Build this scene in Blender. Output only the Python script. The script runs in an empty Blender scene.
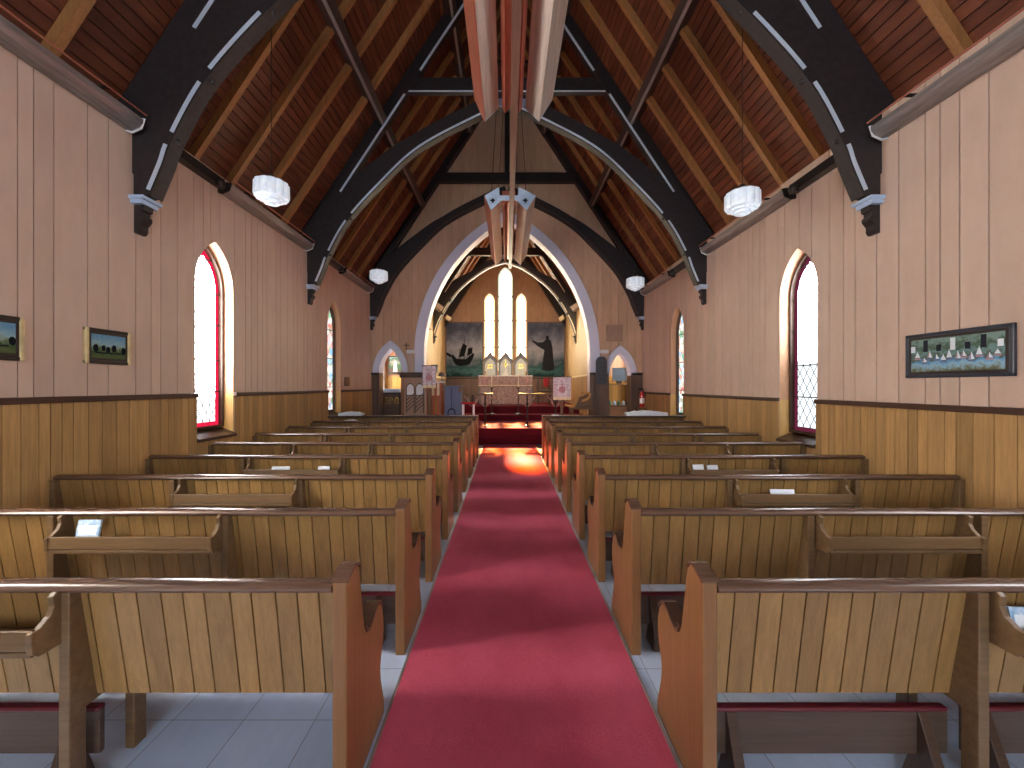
import bpy, bmesh, math, random
from mathutils import Vector
C = bpy.context.scene.collection
PI = math.pi
SL = 0.015                                   # the nave floor climbs gently towards the chancel
def fz(y): return SL * y
def lin(c):
    return tuple((v/255/12.92 if v/255 <= .04045 else ((v/255+.055)/1.055)**2.4) for v in c)

# ------------------------------------------------------------------ materials
def newmat(name):
    m = bpy.data.materials.new(name); m.use_nodes = True
    nt = m.node_tree; nt.nodes.clear()
    out = nt.nodes.new('ShaderNodeOutputMaterial')
    return m, nt, out
def N(nt, t, **kw):
    n = nt.nodes.new(t)
    for k, v in kw.items(): setattr(n, k, v)
    return n
def math_node(nt, op, a, b=None, c=None):
    n = nt.nodes.new('ShaderNodeMath'); n.operation = op
    for i, x in enumerate((a, b, c)):
        if x is None: continue
        if isinstance(x, (int, float)): n.inputs[i].default_value = x
        else: nt.links.new(x, n.inputs[i])
    return n.outputs[0]
def mixc(nt, f, a, b, blend='MIX'):
    n = nt.nodes.new('ShaderNodeMix'); n.data_type = 'RGBA'; n.blend_type = blend
    for i, x in ((0, f), (6, a), (7, b)):
        if isinstance(x, (int, float)): n.inputs[i].default_value = x
        elif isinstance(x, tuple): n.inputs[i].default_value = (*x[:3], 1)
        else: nt.links.new(x, n.inputs[i])
    return n.outputs[2]
def coords(nt, scale=(1,1,1), loc=(0,0,0)):
    tc = N(nt, 'ShaderNodeTexCoord'); mp = N(nt, 'ShaderNodeMapping')
    mp.inputs['Scale'].default_value = scale; mp.inputs['Location'].default_value = loc
    nt.links.new(tc.outputs['Object'], mp.inputs[0]); return mp.outputs[0]
def noise(nt, vec, scale=1, detail=4, rough=.55):
    n = N(nt, 'ShaderNodeTexNoise'); n.inputs['Scale'].default_value = scale
    n.inputs['Detail'].default_value = detail; n.inputs['Roughness'].default_value = rough
    nt.links.new(vec, n.inputs['Vector']); return n.outputs['Fac']
def ramp(nt, f, stops):
    r = N(nt, 'ShaderNodeValToRGB'); el = r.color_ramp.elements
    while len(el) < len(stops): el.new(.5)
    for e, (p, c) in zip(el, stops): e.position = p; e.color = (*c[:3], 1)
    nt.links.new(f, r.inputs[0]); return r.outputs[0]
def surface(name, c1, c2, scale=(1,1,1), nscale=6, rough=.5, tone=0, bump=0, metal=0, lo=.3, hi=.7, detail=4, spec=.5, blotch=0, fine=0):
    """two-colour noise surface; a board's own tone comes from the 'tone' attribute of its faces"""
    m, nt, out = newmat(name)
    v = coords(nt, scale)
    f = noise(nt, v, nscale, detail)
    if fine:
        f = math_node(nt, 'ADD', math_node(nt, 'MULTIPLY', f, 1-fine), math_node(nt, 'MULTIPLY', noise(nt, v, nscale*4.5, 3), fine))
    col = ramp(nt, f, [(lo, c1), (hi, c2)])
    if blotch:
        g = noise(nt, coords(nt), 1.3, 3)
        k = math_node(nt, 'MULTIPLY_ADD', math_node(nt, 'SUBTRACT', g, .5), blotch*2, 1.0)
        cm = N(nt, 'ShaderNodeCombineColor'); [nt.links.new(k, cm.inputs[i]) for i in range(3)]
        col = mixc(nt, 1.0, col, cm.outputs[0], 'MULTIPLY')
    if tone:
        at = N(nt, 'ShaderNodeAttribute', attribute_name='tone')
        k = math_node(nt, 'MULTIPLY_ADD', at.outputs['Fac'], tone, 1.0)
        cm = N(nt, 'ShaderNodeCombineColor'); [nt.links.new(k, cm.inputs[i]) for i in range(3)]
        col = mixc(nt, 1.0, col, cm.outputs[0], 'MULTIPLY')
    b = N(nt, 'ShaderNodeBsdfPrincipled')
    nt.links.new(col, b.inputs['Base Color'])
    b.inputs['Roughness'].default_value = rough; b.inputs['Metallic'].default_value = metal
    b.inputs['Specular IOR Level'].default_value = spec
    if bump:
        bn = N(nt, 'ShaderNodeBump'); bn.inputs['Strength'].default_value = bump; bn.inputs['Distance'].default_value = .01
        nt.links.new(f, bn.inputs['Height']); nt.links.new(bn.outputs[0], b.inputs['Normal'])
    nt.links.new(b.outputs[0], out.inputs[0]); return m
def plain(name, rgb, rough=.5, metal=0, var=.12, spec=.5):
    c = lin(rgb); return surface(name, tuple(x*(1-var) for x in c), tuple(min(1, x*(1+var)) for x in c), nscale=9, rough=rough, metal=metal, spec=spec)
def mul(c, k): return tuple(x*k for x in c)
def wood(name, rgb, rough=.42, axis='z', tone=.3, var=.3, spec=.4, blotch=.25):
    c = lin(rgb)
    s = {'x': (1.0, 26, 26), 'y': (26, 1.0, 26), 'z': (26, 26, 1.0)}[axis]
    return surface(name, mul(c, 1-var), mul(c, 1+var), scale=s, nscale=1.6, rough=rough, tone=tone, bump=.05, lo=.34, hi=.66, detail=5, spec=spec, blotch=blotch, fine=.4)

M = {}
M['paint']   = surface('pink_tan_paint', lin((205,174,153)), lin((213,183,162)), scale=(3,3,1), nscale=3, rough=.55, tone=.10, bump=.03, spec=.35, blotch=.08)
M['paint2']  = surface('tan_paint', lin((205,165,134)), lin((215,177,146)), scale=(3,3,1), nscale=3, rough=.5, tone=.10, bump=.03, spec=.35, blotch=.08)
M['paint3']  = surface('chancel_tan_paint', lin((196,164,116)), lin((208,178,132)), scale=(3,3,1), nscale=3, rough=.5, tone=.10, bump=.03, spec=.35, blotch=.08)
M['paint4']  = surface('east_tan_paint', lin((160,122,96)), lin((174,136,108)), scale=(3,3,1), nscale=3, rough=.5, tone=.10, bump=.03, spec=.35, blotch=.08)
M['reveal']  = plain('cream_pink_plaster', (196,146,110), .6, var=.06)
M['reveal_wood'] = wood('reveal_wood', (205,160,95), var=.12, tone=0)
M['wains']   = wood('wainscot_boards', (176,136,86), rough=.36, tone=.42, var=.22)
M['wains_d'] = wood('dark_wainscot_boards', (104,80,66), rough=.4, tone=.35, var=.2)
M['wains_y'] = wood('honey_wainscot_boards', (205,155,80), rough=.4, tone=.25, var=.18)
M['dado']    = wood('dado_wood', (74,48,36), axis='y', tone=0, rough=.35)
M['dado_x']  = wood('dado_wood_across', (50,38,32), axis='x', tone=0, rough=.35)
M['oak']     = wood('pew_oak_boards', (144,109,64), rough=.36, tone=.26, var=.22, blotch=.2)
M['oak_end'] = wood('pew_end_oak', (132,92,56), rough=.34, tone=0, var=.16)
M['oak_rail']= wood('pew_rail_worn_oak', (96,70,56), rough=.26, axis='x', tone=0, var=.35, spec=.6)
M['oak_rack']= wood('book_rack_oak', (112,86,58), rough=.38, axis='x', tone=0, var=.25)
M['oak_dark']= wood('dark_oak', (70,50,38), rough=.3, axis='x', tone=0, var=.3)
M['kneel']   = wood('kneeler_wood', (80,62,50), rough=.45, axis='x', tone=0, var=.25)
M['red_vinyl'] = plain('dark_red_vinyl', (92,26,36), .35)
M['ceil']    = surface('stained_ceiling_boards', lin((84,42,27)), lin((118,64,40)), scale=(6,.8,6), nscale=2.5, rough=.45, tone=.4, bump=.04, detail=5, blotch=.3, spec=.3)
M['rafter']  = wood('pine_rafter', (158,108,62), rough=.5, axis='z', tone=.2, var=.22)
M['truss']   = surface('black_stained_beam', lin((34,29,30)), lin((50,42,42)), scale=(4,4,4), nscale=4, rough=.5, bump=.04, spec=.4)
M['purlin']  = surface('dark_purlin', lin((58,42,36)), lin((78,56,48)), scale=(4,.6,4), nscale=4, rough=.45)
M['chamfer'] = plain('pale_chamfer_paint', (196,206,218), .5, var=.05)
M['chamfer_w'] = plain('cream_chamfer_paint', (220,205,180), .5, var=.05)
M['trimw']   = plain('lavender_white_arch_paint', (226,228,246), .45, var=.02)
M['metal']   = surface('brushed_metal', lin((130,122,118)), lin((168,158,152)), scale=(4,.4,4), nscale=8, rough=.38, metal=.5)
M['metal_d'] = plain('dark_metal', (64,58,56), .35, .7)
M['reflector'] = surface('polished_reflector', lin((196,178,164)), lin((226,210,194)), scale=(8,.3,8), nscale=6, rough=.42, metal=.55)
M['copper']  = surface('copper_tone_metal', lin((176,100,80)), lin((206,128,102)), scale=(6,.4,6), nscale=6, rough=.35, metal=.5)
M['trunk']   = wood('brown_trunking', (104,76,64), rough=.4, axis='y', tone=0)
M['bluegrey']= plain('pale_blue_end_plate', (186,206,230), .4)
M['blackmark'] = plain('black_print', (24,24,28), .5)
M['gold']    = plain('gilded_plaster', (214,190,140), .4, .3, var=.25)
M['frame_b'] = plain('dark_brown_frame', (44,30,24), .35)
M['frame_s'] = plain('slate_frame', (52,56,66), .3)
M['black']   = plain('black_iron', (22,20,22), .4)
M['white']   = plain('white_paint', (235,236,238), .4, var=.03)
M['paper']   = plain('white_paper', (232,236,240), .6, var=.03)
M['bluepaper'] = surface('blue_white_cover', lin((120,165,205)), lin((215,228,238)), nscale=60, rough=.5)
M['fringe']  = plain('cream_fringe', (236,222,186), .7)
M['brass']   = plain('brass', (200,160,80), .25, .9)
M['redpaint']= plain('red_enamel', (176,26,30), .3)
M['redcloth']= surface('red_cushion', lin((150,26,38)), lin((180,40,50)), nscale=30, rough=.8)
M['blue']    = wood('blue_grey_painted_wood', (98,110,140), rough=.5, tone=0, var=.12)
M['orange']  = wood('red_orange_wood', (176,84,40), rough=.35, tone=0, var=.2)
M['pulpit']  = wood('pulpit_wood', (172,138,116), rough=.4, tone=0, var=.18)
M['wax']     = plain('candle_wax', (238,232,214), .5, var=.03)
M['greycloth'] = surface('pinkish_brocade', lin((150,120,122)), lin((190,164,162)), nscale=28, rough=.75, lo=.42, hi=.58)
M['bannerc'] = surface('pale_floral_cloth', lin((200,182,190)), lin((230,224,230)), nscale=26, rough=.8, lo=.42, hi=.56)
M['crest']   = plain('dusty_red_emblem', (190,142,150), .8)
M['rered']   = plain('pale_grey_panel', (222,226,232), .5)
M['rered_d'] = plain('slate_gable_paint', (132,134,144), .5)
M['floor_dark'] = M['truss']
M['green']   = plain('green_things', (60,120,100), .5)
M['screen']  = plain('dark_screen', (26,24,28), .2)

def tile_mat():
    m, nt, out = newmat('pale_vinyl_tile')
    v = coords(nt, loc=(.892, -1.859, 0))
    br = N(nt, 'ShaderNodeTexBrick'); br.offset = 0; br.squash = 1
    br.inputs['Scale'].default_value = 1; br.inputs['Brick Width'].default_value = .33; br.inputs['Row Height'].default_value = .33
    br.inputs['Mortar Size'].default_value = .0022; br.inputs['Mortar Smooth'].default_value = .2
    br.inputs['Color1'].default_value = (*lin((192,206,230)), 1); br.inputs['Color2'].default_value = (*lin((206,218,240)), 1)
    br.inputs['Mortar'].default_value = (*lin((120,124,138)), 1)
    nt.links.new(v, br.inputs['Vector'])
    f = noise(nt, coords(nt, (4, 1.2, 1)), 5, 6)
    col = mixc(nt, math_node(nt, 'MULTIPLY', f, .5), br.outputs[0], lin((150,164,194)))
    b = N(nt, 'ShaderNodeBsdfPrincipled'); nt.links.new(col, b.inputs['Base Color']); b.inputs['Roughness'].default_value = .3
    nt.links.new(b.outputs[0], out.inputs[0]); return m
M['tile'] = tile_mat()
def carpet_mat(name, a, b_, patch=.3):
    m, nt, out = newmat(name)
    f = noise(nt, coords(nt), 260, 2); g = noise(nt, coords(nt, (1.0,.6,1)), 2.6, 5, .65)
    k = math_node(nt, 'ADD', math_node(nt, 'MULTIPLY', f, .55), math_node(nt, 'MULTIPLY', g, .45))
    col = ramp(nt, k, [(.36, lin(a)), (.64, lin(b_))])
    b = N(nt, 'ShaderNodeBsdfPrincipled'); nt.links.new(col, b.inputs['Base Color']); b.inputs['Roughness'].default_value = .95
    b.inputs['Specular IOR Level'].default_value = .1
    b.inputs['Sheen Weight'].default_value = .25; b.inputs['Sheen Tint'].default_value = (*lin((235,120,140)), 1)
    bn = N(nt, 'ShaderNodeBump'); bn.inputs['Strength'].default_value = .5; bn.inputs['Distance'].default_value = .004
    nt.links.new(f, bn.inputs['Height']); nt.links.new(bn.outputs[0], b.inputs['Normal'])
    nt.links.new(b.outputs[0], out.inputs[0]); return m
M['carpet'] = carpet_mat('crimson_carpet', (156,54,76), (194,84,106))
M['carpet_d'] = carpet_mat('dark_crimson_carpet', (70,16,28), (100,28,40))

def pane_mat(name, strength, tint=(.86,.94,1.0), low=.25, sun=0.0, tints=None, z0=.3, z1=.9, cell=(.115,.19), lead=.06):
    """leaded diamond glass with the bright outdoors behind it, darker low down where the ground is"""
    m, nt, out = newmat(name)
    tc = N(nt, 'ShaderNodeTexCoord'); sp = N(nt, 'ShaderNodeSeparateXYZ'); nt.links.new(tc.outputs['Object'], sp.inputs[0])
    x, z = sp.outputs[0], sp.outputs[2]
    xa = math_node(nt, 'DIVIDE', x, cell[0]); za = math_node(nt, 'DIVIDE', z, cell[1])
    d = None
    for op in ('ADD', 'SUBTRACT'):
        w = math_node(nt, 'FRACT', math_node(nt, op, math_node(nt, 'ADD', xa, 40.0), za))
        e = math_node(nt, 'MINIMUM', w, math_node(nt, 'SUBTRACT', 1.0, w))
        d = e if d is None else math_node(nt, 'MINIMUM', d, e)
    glass = math_node(nt, 'GREATER_THAN', d, lead)
    mr = N(nt, 'ShaderNodeMapRange'); nt.links.new(z, mr.inputs[0])
    for i, q in ((1, z0), (2, z1), (3, low), (4, 1.0)): mr.inputs[i].default_value = q
    st = math_node(nt, 'MULTIPLY', math_node(nt, 'MULTIPLY', mr.outputs[0], strength), math_node(nt, 'ADD', math_node(nt, 'MULTIPLY', glass, .97), .03))
    em = N(nt, 'ShaderNodeEmission'); nt.links.new(st, em.inputs['Strength'])
    if tints:
        vo = N(nt, 'ShaderNodeTexVoronoi'); vo.inputs['Scale'].default_value = 9; nt.links.new(tc.outputs['Object'], vo.inputs['Vector'])
        s2 = N(nt, 'ShaderNodeSeparateColor'); nt.links.new(vo.outputs['Color'], s2.inputs[0])
        col = ramp(nt, s2.outputs[0], tints); nt.links.new(col, em.inputs[0])
    else:
        em.inputs[0].default_value = (*tint, 1)
    if sun:
        tr = N(nt, 'ShaderNodeBsdfTransparent')
        vo = N(nt, 'ShaderNodeTexVoronoi'); vo.inputs['Scale'].default_value = 3; nt.links.new(tc.outputs['Object'], vo.inputs['Vector'])
        s2 = N(nt, 'ShaderNodeSeparateColor'); nt.links.new(vo.outputs['Color'], s2.inputs[0])
        col = ramp(nt, s2.outputs[1], [(.2, mul((1,.55,.12), sun)), (.45, mul((1,.82,.4), sun)), (.7, mul((1,.9,.7), sun))])
        nt.links.new(col, tr.inputs[0])
        ad = N(nt, 'ShaderNodeAddShader'); nt.links.new(em.outputs[0], ad.inputs[0]); nt.links.new(tr.outputs[0], ad.inputs[1])
        nt.links.new(ad.outputs[0], out.inputs[0])
    else:
        nt.links.new(em.outputs[0], out.inputs[0])
    return m
def glow(name, col, strength):
    m, nt, out = newmat(name)
    em = N(nt, 'ShaderNodeEmission'); em.inputs[0].default_value = (*col, 1); em.inputs[1].default_value = strength
    f = noise(nt, coords(nt), 14, 3)
    c = mixc(nt, f, mul(col, .75), col); nt.links.new(c, em.inputs[0])
    nt.links.new(em.outputs[0], out.inputs[0]); return m
DAY = 11.0
M['pane_l'] = pane_mat('leaded_sunny_glass', DAY*3.6, low=.035, z0=.45, z1=.95, tint=(.95,.97,1.0))
M['pane_r'] = pane_mat('leaded_clear_glass', DAY*2.3, low=.04, z0=.95, z1=1.7)
M['pane_off'] = pane_mat('rear_side_fill_glass', DAY*1.0)  # glow of the added, unseen rear side windows
M['pane_offl'] = pane_mat('leaded_sunniest_glass', DAY*4.5, tint=(1,.95,.86))
M['pane_offr'] = pane_mat('leaded_sun_glass_bright', DAY*1.5, tint=(.95,.96,1))
M['pane_e'] = pane_mat('east_glass', DAY*1.1, tint=(1,.95,.84), low=.8, sun=.75)
M['pane_e2'] = pane_mat('east_side_glass', DAY*1.0, tint=(1,.9,.72), low=.8, sun=.75)
M['pane_w_fill'] = pane_mat('west_fill_glass', DAY*.95, tint=(.72,.86,1.0), low=.8)  # fill glow for the lancets added behind the camera
M['pane_s'] = pane_mat('pictorial_glass', .95, low=.9, tints=[(.1,(.9,.9,.8)),(.3,(.85,.2,.16)),(.45,(.2,.5,.32)),(.6,(.9,.95,.95)),(.75,(.25,.5,.75)),(.9,(.8,.6,.5))], cell=(.3,.4), lead=.02)
M['pane_v_fill'] = pane_mat('vestry_fill_glass', DAY*1.0, tint=(1,.94,.84), low=.9)  # fill glow for the side rooms, kept out of sight
M['redglass'] = glow('red_border_glass', (.6,.012,.05), 1.0)
M['redglass_d'] = glow('deep_red_border_glass', (.09,.012,.03), 1.0)
M['warmglass'] = glow('amber_border_glass', (1.0,.55,.25), 1.6)
M['greenglass'] = glow('grey_green_border_glass', (.62,.72,.50), .9)
M['opal'] = None
def opal_mat():
    m, nt, out = newmat('opal_glass')
    b = N(nt, 'ShaderNodeBsdfPrincipled')
    c = ramp(nt, noise(nt, coords(nt), 20, 2), [(.3, lin((214,226,236))), (.7, lin((236,242,246)))])
    nt.links.new(c, b.inputs['Base Color']); b.inputs['Roughness'].default_value = .25
    b.inputs['Emission Color'].default_value = (.78,.88,1,1); b.inputs['Emission Strength'].default_value = .16
    nt.links.new(b.outputs[0], out.inputs[0]); return m
M['opal'] = opal_mat()
def art_mat(name, stops, nscale, mixk=.35, axis=2, z0=0, z1=1):
    m, nt, out = newmat(name)
    tc = N(nt, 'ShaderNodeTexCoord'); sp = N(nt, 'ShaderNodeSeparateXYZ'); nt.links.new(tc.outputs['Object'], sp.inputs[0])
    mr = N(nt, 'ShaderNodeMapRange'); nt.links.new(sp.outputs[axis], mr.inputs[0]); mr.inputs[1].default_value = z0; mr.inputs[2].default_value = z1
    n = noise(nt, tc.outputs['Object'], nscale, 6, .6)
    k = math_node(nt, 'ADD', mr.outputs[0], math_node(nt, 'MULTIPLY', math_node(nt, 'SUBTRACT', n, .5), mixk))
    col = ramp(nt, k, [(p, lin(c)) for p, c in stops])
    b = N(nt, 'ShaderNodeBsdfPrincipled'); nt.links.new(col, b.inputs['Base Color']); b.inputs['Roughness'].default_value = .8; b.inputs['Specular IOR Level'].default_value = .1
    nt.links.new(b.outputs[0], out.inputs[0]); return m
M['field_art'] = art_mat('painted_fields', [(0,(52,56,40)),(.25,(92,104,64)),(.45,(60,80,52)),(.58,(128,140,104)),(.68,(150,178,186)),(1,(104,148,178))], 30, .5, z1=.25)
M['harbour_art'] = art_mat('painted_harbour', [(0,(60,62,60)),(.2,(118,120,92)),(.34,(150,186,206)),(.46,(110,160,200)),(.55,(90,96,84)),(.7,(120,150,146)),(.85,(80,96,76)),(1,(128,150,140))], 26, .6, z1=.3)
M['mural_sea'] = art_mat('painted_storm', [(0,(26,50,58)),(.12,(66,104,112)),(.2,(42,74,82)),(.28,(92,102,118)),(.5,(150,154,172)),(.75,(98,104,126)),(.9,(70,76,96)),(1,(92,98,120))], 2.4, .6, z1=2.2)
M['mural_dark'] = plain('mural_dark_paint', (28,30,36), .95, spec=.05)
M['mural_mid'] = plain('mural_grey_paint', (44,46,54), .95, spec=.05)
M['window_art'] = art_mat('painted_garden', [(0,(110,90,80)),(.25,(70,110,80)),(.5,(170,160,150)),(.7,(60,110,90)),(1,(180,200,200))], 9, .9, z1=.5)

# ------------------------------------------------------------------ mesh builder
class MB:
    def __init__(s): s.v=[]; s.f=[]; s.m=[]; s.t=[]
    def add(s, vs, fs, mi=0, tone=0.):
        o = len(s.v); s.v += [tuple(p) for p in vs]
        for f in fs: s.f.append(tuple(i+o for i in f)); s.m.append(mi); s.t.append(tone)
        return s
    def box(s, x0,x1,y0,y1,z0,z1, mi=0, tone=0.):
        vs=[(x,y,z) for z in (z0,z1) for y in (y0,y1) for x in (x0,x1)]
        return s.add(vs, [(0,2,3,1),(4,5,7,6),(0,1,5,4),(2,6,7,3),(0,4,6,2),(1,3,7,5)], mi, tone)
    @staticmethod
    def mp(axis, a, p):
        return {'x':(a,p[0],p[1]),'y':(p[0],a,p[1]),'z':(p[0],p[1],a)}[axis]
    def prism(s, poly, axis, a0, a1, mi=0, tone=0.):
        n=len(poly)
        vs=[s.mp(axis,a0,p) for p in poly]+[s.mp(axis,a1,p) for p in poly]
        return s.add(vs, [tuple(range(n-1,-1,-1)), tuple(range(n,2*n))]+[(i,(i+1)%n,n+(i+1)%n,n+i) for i in range(n)], mi, tone)
    def band(s, lo, hi, axis, a0, a1, mi=0, closed=False):
        """solid strip between two polylines, extruded along an axis"""
        n=len(lo)
        vs=[s.mp(axis,a0,p) for p in lo]+[s.mp(axis,a0,p) for p in hi]+[s.mp(axis,a1,p) for p in lo]+[s.mp(axis,a1,p) for p in hi]
        fs=[]
        for i in range(n if closed else n-1):
            j=(i+1)%n
            fs += [(i,n+i,n+j,j),(2*n+i,2*n+j,3*n+j,3*n+i),(i,j,2*n+j,2*n+i),(n+i,3*n+i,3*n+j,n+j)]
        if not closed: fs += [(0,2*n,3*n,n),(n-1,2*n-1,4*n-1,3*n-1)]
        return s.add(vs, fs, mi)
    def tube(s, pts, r, n=10, mi=0, cap=True):
        pts=[Vector(p) for p in pts]; rings=[]
        rs = r if isinstance(r,(list,tuple)) else [r]*len(pts)
        for i,p in enumerate(pts):
            d=(pts[min(i+1,len(pts)-1)]-pts[max(i-1,0)]).normalized()
            u=d.cross(Vector((0,0,1)) if abs(d.z)<.9 else Vector((1,0,0))).normalized(); w=d.cross(u)
            rings.append([p+(u*math.cos(2*PI*k/n)+w*math.sin(2*PI*k/n))*rs[i] for k in range(n)])
        vs=[q for g in rings for q in g]; fs=[]
        for i in range(len(rings)-1):
            for k in range(n):
                a=i*n+k; b=i*n+(k+1)%n; fs.append((a,b,b+n,a+n))
        if cap: fs += [tuple(range(n-1,-1,-1)), tuple(range((len(rings)-1)*n, len(rings)*n))]
        return s.add(vs, fs, mi)
    def lathe(s, prof, c=(0,0,0), n=24, flute=0, mi=0, axis='z'):
        vs=[];fs=[]
        for (r,z) in prof:
            for k in range(n):
                a=2*PI*k/n; rr=r*(1+flute*(.5+.5*math.cos(a*n/4)) if flute else 1)
                vs.append((c[0]+rr*math.cos(a), c[1]+rr*math.sin(a), c[2]+z))
        for i in range(len(prof)-1):
            for k in range(n):
                a=i*n+k; b=i*n+(k+1)%n; fs.append((a,b,b+n,a+n))
        if prof[0][0]>1e-4: fs.append(tuple(range(n-1,-1,-1)))
        if prof[-1][0]>1e-4: fs.append(tuple(range((len(prof)-1)*n, len(prof)*n)))
        return s.add(vs, fs, mi)
    def build(s, name, mats, parent=None, org=(0,0,0), bevel=0, smooth=False, seg=2):
        me=bpy.data.meshes.new(name)
        vs=[(p[0]-org[0],p[1]-org[1],p[2]-org[2]) for p in s.v]
        me.from_pydata(vs, [], s.f)
        if not isinstance(mats,(list,tuple)): mats=[mats]
        for m in mats: me.materials.append(M[m] if isinstance(m,str) else m)
        me.polygons.foreach_set('material_index', s.m)
        if any(s.t):
            at=me.attributes.new('tone','FLOAT','FACE'); at.data.foreach_set('value', s.t)
        bm=bmesh.new(); bm.from_mesh(me); bmesh.ops.recalc_face_normals(bm, faces=bm.faces[:]); bm.to_mesh(me); bm.free()
        if smooth: me.polygons.foreach_set('use_smooth',[True]*len(me.polygons))
        o=bpy.data.objects.new(name, me); C.objects.link(o)
        if parent is not None: o.parent=parent
        else: o.location=org
        if bevel:
            b=o.modifiers.new('edge','BEVEL'); b.width=bevel; b.segments=seg; b.limit_method='ANGLE'; b.angle_limit=.6
        if smooth and bevel==0:
            e=o.modifiers.new('split','EDGE_SPLIT'); e.split_angle=.7
        return o
def tag(o, label=None, cat=None, group=None, kind=None):
    if label: o['label']=label
    if cat: o['category']=cat
    if group: o['group']=group
    if kind: o['kind']=kind
    return o
def thing(name, label, cat, loc=(0,0,0), rz=0, group=None):
    o=bpy.data.objects.new(name,None); C.objects.link(o); o.location=loc; o.rotation_euler=(0,0,rz); o.empty_display_size=.1
    return tag(o,label,cat,group)
def copy_tree(o, parent=None):
    c=o.copy(); C.objects.link(c)
    if parent is not None: c.parent=parent
    for ch in list(o.children): copy_tree(ch,c)
    return c
def smoothline(P, k=6):
    out=[]
    n=len(P)
    for i in range(n-1):
        p0=P[max(i-1,0)];p1=P[i];p2=P[i+1];p3=P[min(i+2,n-1)]
        for j in range(k):
            t=j/k; out.append(tuple(.5*(2*p1[d]+(p2[d]-p0[d])*t+(2*p0[d]-5*p1[d]+4*p2[d]-p3[d])*t*t+(3*p1[d]-p0[d]-3*p2[d]+p3[d])*t**3) for d in (0,1)))
    out.append(tuple(P[-1])); return out
def offset(P, d):
    out=[]
    for i in range(len(P)):
        a=P[max(i-1,0)]; b=P[min(i+1,len(P)-1)]
        tx,tz=b[0]-a[0],b[1]-a[1]; L=math.hypot(tx,tz) or 1
        out.append((P[i][0]-tz/L*d, P[i][1]+tx/L*d))
    return out

# ------------------------------------------------------------------ pointed arches and boarded walls
class Arch:
    def __init__(s, c, hw, sill, spring, rise):
        s.c,s.hw,s.sill,s.spring,s.rise=c,hw,sill,spring,rise
        s.R=(hw*hw+rise*rise)/(2*hw)
    def top(s,a):
        d=min(abs(a-s.c),s.hw); return s.spring+math.sqrt(max(0,s.R**2-(d+s.R-s.hw)**2))
    def outline(s,n=14,foot=True):
        th=math.acos((s.R-s.hw)/s.R); r=[]
        for i in range(n+1):
            t=th*i/n; r.append((s.c+s.hw-s.R+s.R*math.cos(t), s.spring+s.R*math.sin(t)))
        l=[(2*s.c-x,z) for x,z in r]
        pts=l[:-1]+r[::-1]
        if foot: pts=[(s.c-s.hw,s.sill)]+pts+[(s.c+s.hw,s.sill)]
        return pts
    def breaks(s,n=14): return [p[0] for p in s.outline(n,False)]
    def shrink(s,d,up=0): 
        hw=s.hw-d; return Arch(s.c,hw,s.sill+up,s.spring,max(.02,s.rise-d*1.45))
def boards(a0,a1,seed,wmin,wmax):
    rnd=random.Random(seed); e=[a0]; 
    while e[-1]<a1: e.append(e[-1]+rnd.uniform(wmin,wmax))
    e[-1]=a1; return e, [rnd.uniform(-1,1)*.5 for _ in e]
def panel(mb, a0,a1, zlo,zhi, openings, mapf, edges=None, tones=None, gw=.004, gd=.016, extra=(), mi=0):
    """a boarded sheet over a in [a0,a1] with V grooves at the board edges and pointed openings left out"""
    zl=zlo if callable(zlo) else (lambda a:zlo); zh=zhi if callable(zhi) else (lambda a:zhi)
    br={round(a0,5):0,round(a1,5):0}
    def put(a,o=0):
        a=round(a,5)
        if a0<=a<=a1: br[a]=max(br.get(a,0),o)
    grooves=[]
    if edges:
        for e in edges[1:-1]:
            put(e-gw); put(e-gw+2e-4,gd); put(e+gw-2e-4,gd); put(e+gw); grooves.append(e)
    for w in openings:
        for b in w.breaks(): put(b)
    for x in extra: put(x)
    def off(a):
        if br.get(a): return br[a]
        return 0
    ks=sorted(br)
    # points added inside a groove take that groove's depth
    def depth(a):
        d=0
        for g in grooves:
            if abs(a-g)<gw-1e-4: d=max(d,gd)
        return d
    dp={k:(br[k] if br[k] else 0) for k in ks}
    for k in ks:
        if not dp[k]: dp[k]=depth(k)
    import bisect
    for p,q in zip(ks[:-1],ks[1:]):
        if q-p<1e-6: continue
        mid=(p+q)/2
        tn=tones[min(len(tones)-1,max(0,bisect.bisect(edges,mid)-1))] if edges else 0
        segs=[]
        cov=[w for w in openings if abs(mid-w.c)<w.hw]
        if cov:
            w=cov[0]
            lo=min(w.sill,zh(mid))
            if w.sill>zl(mid)+1e-4: segs.append((zl(p),min(w.sill,zh(p)),zl(q),min(w.sill,zh(q))))
            if w.top(mid)<zh(mid)-1e-4: segs.append((w.top(p),zh(p),w.top(q),zh(q)))
        else: segs.append((zl(p),zh(p),zl(q),zh(q)))
        for (l1,h1,l2,h2) in segs:
            mb.add([mapf(p,dp[p],l1),mapf(q,dp[q],l2),mapf(q,dp[q],h2),mapf(p,dp[p],h1)],[(0,1,2,3)],mi,tn)
    return mb

# ================================================================== the setting
W=3.6; WT=4.22
RZ=lambda x: 10.03-1.52*abs(x)
Y0,Y1=-6.4,10.65
CX=-.07; CW=2.35; YE=15.65
CRZ=lambda x: 8.05-1.58*abs(x-CX)

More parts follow.
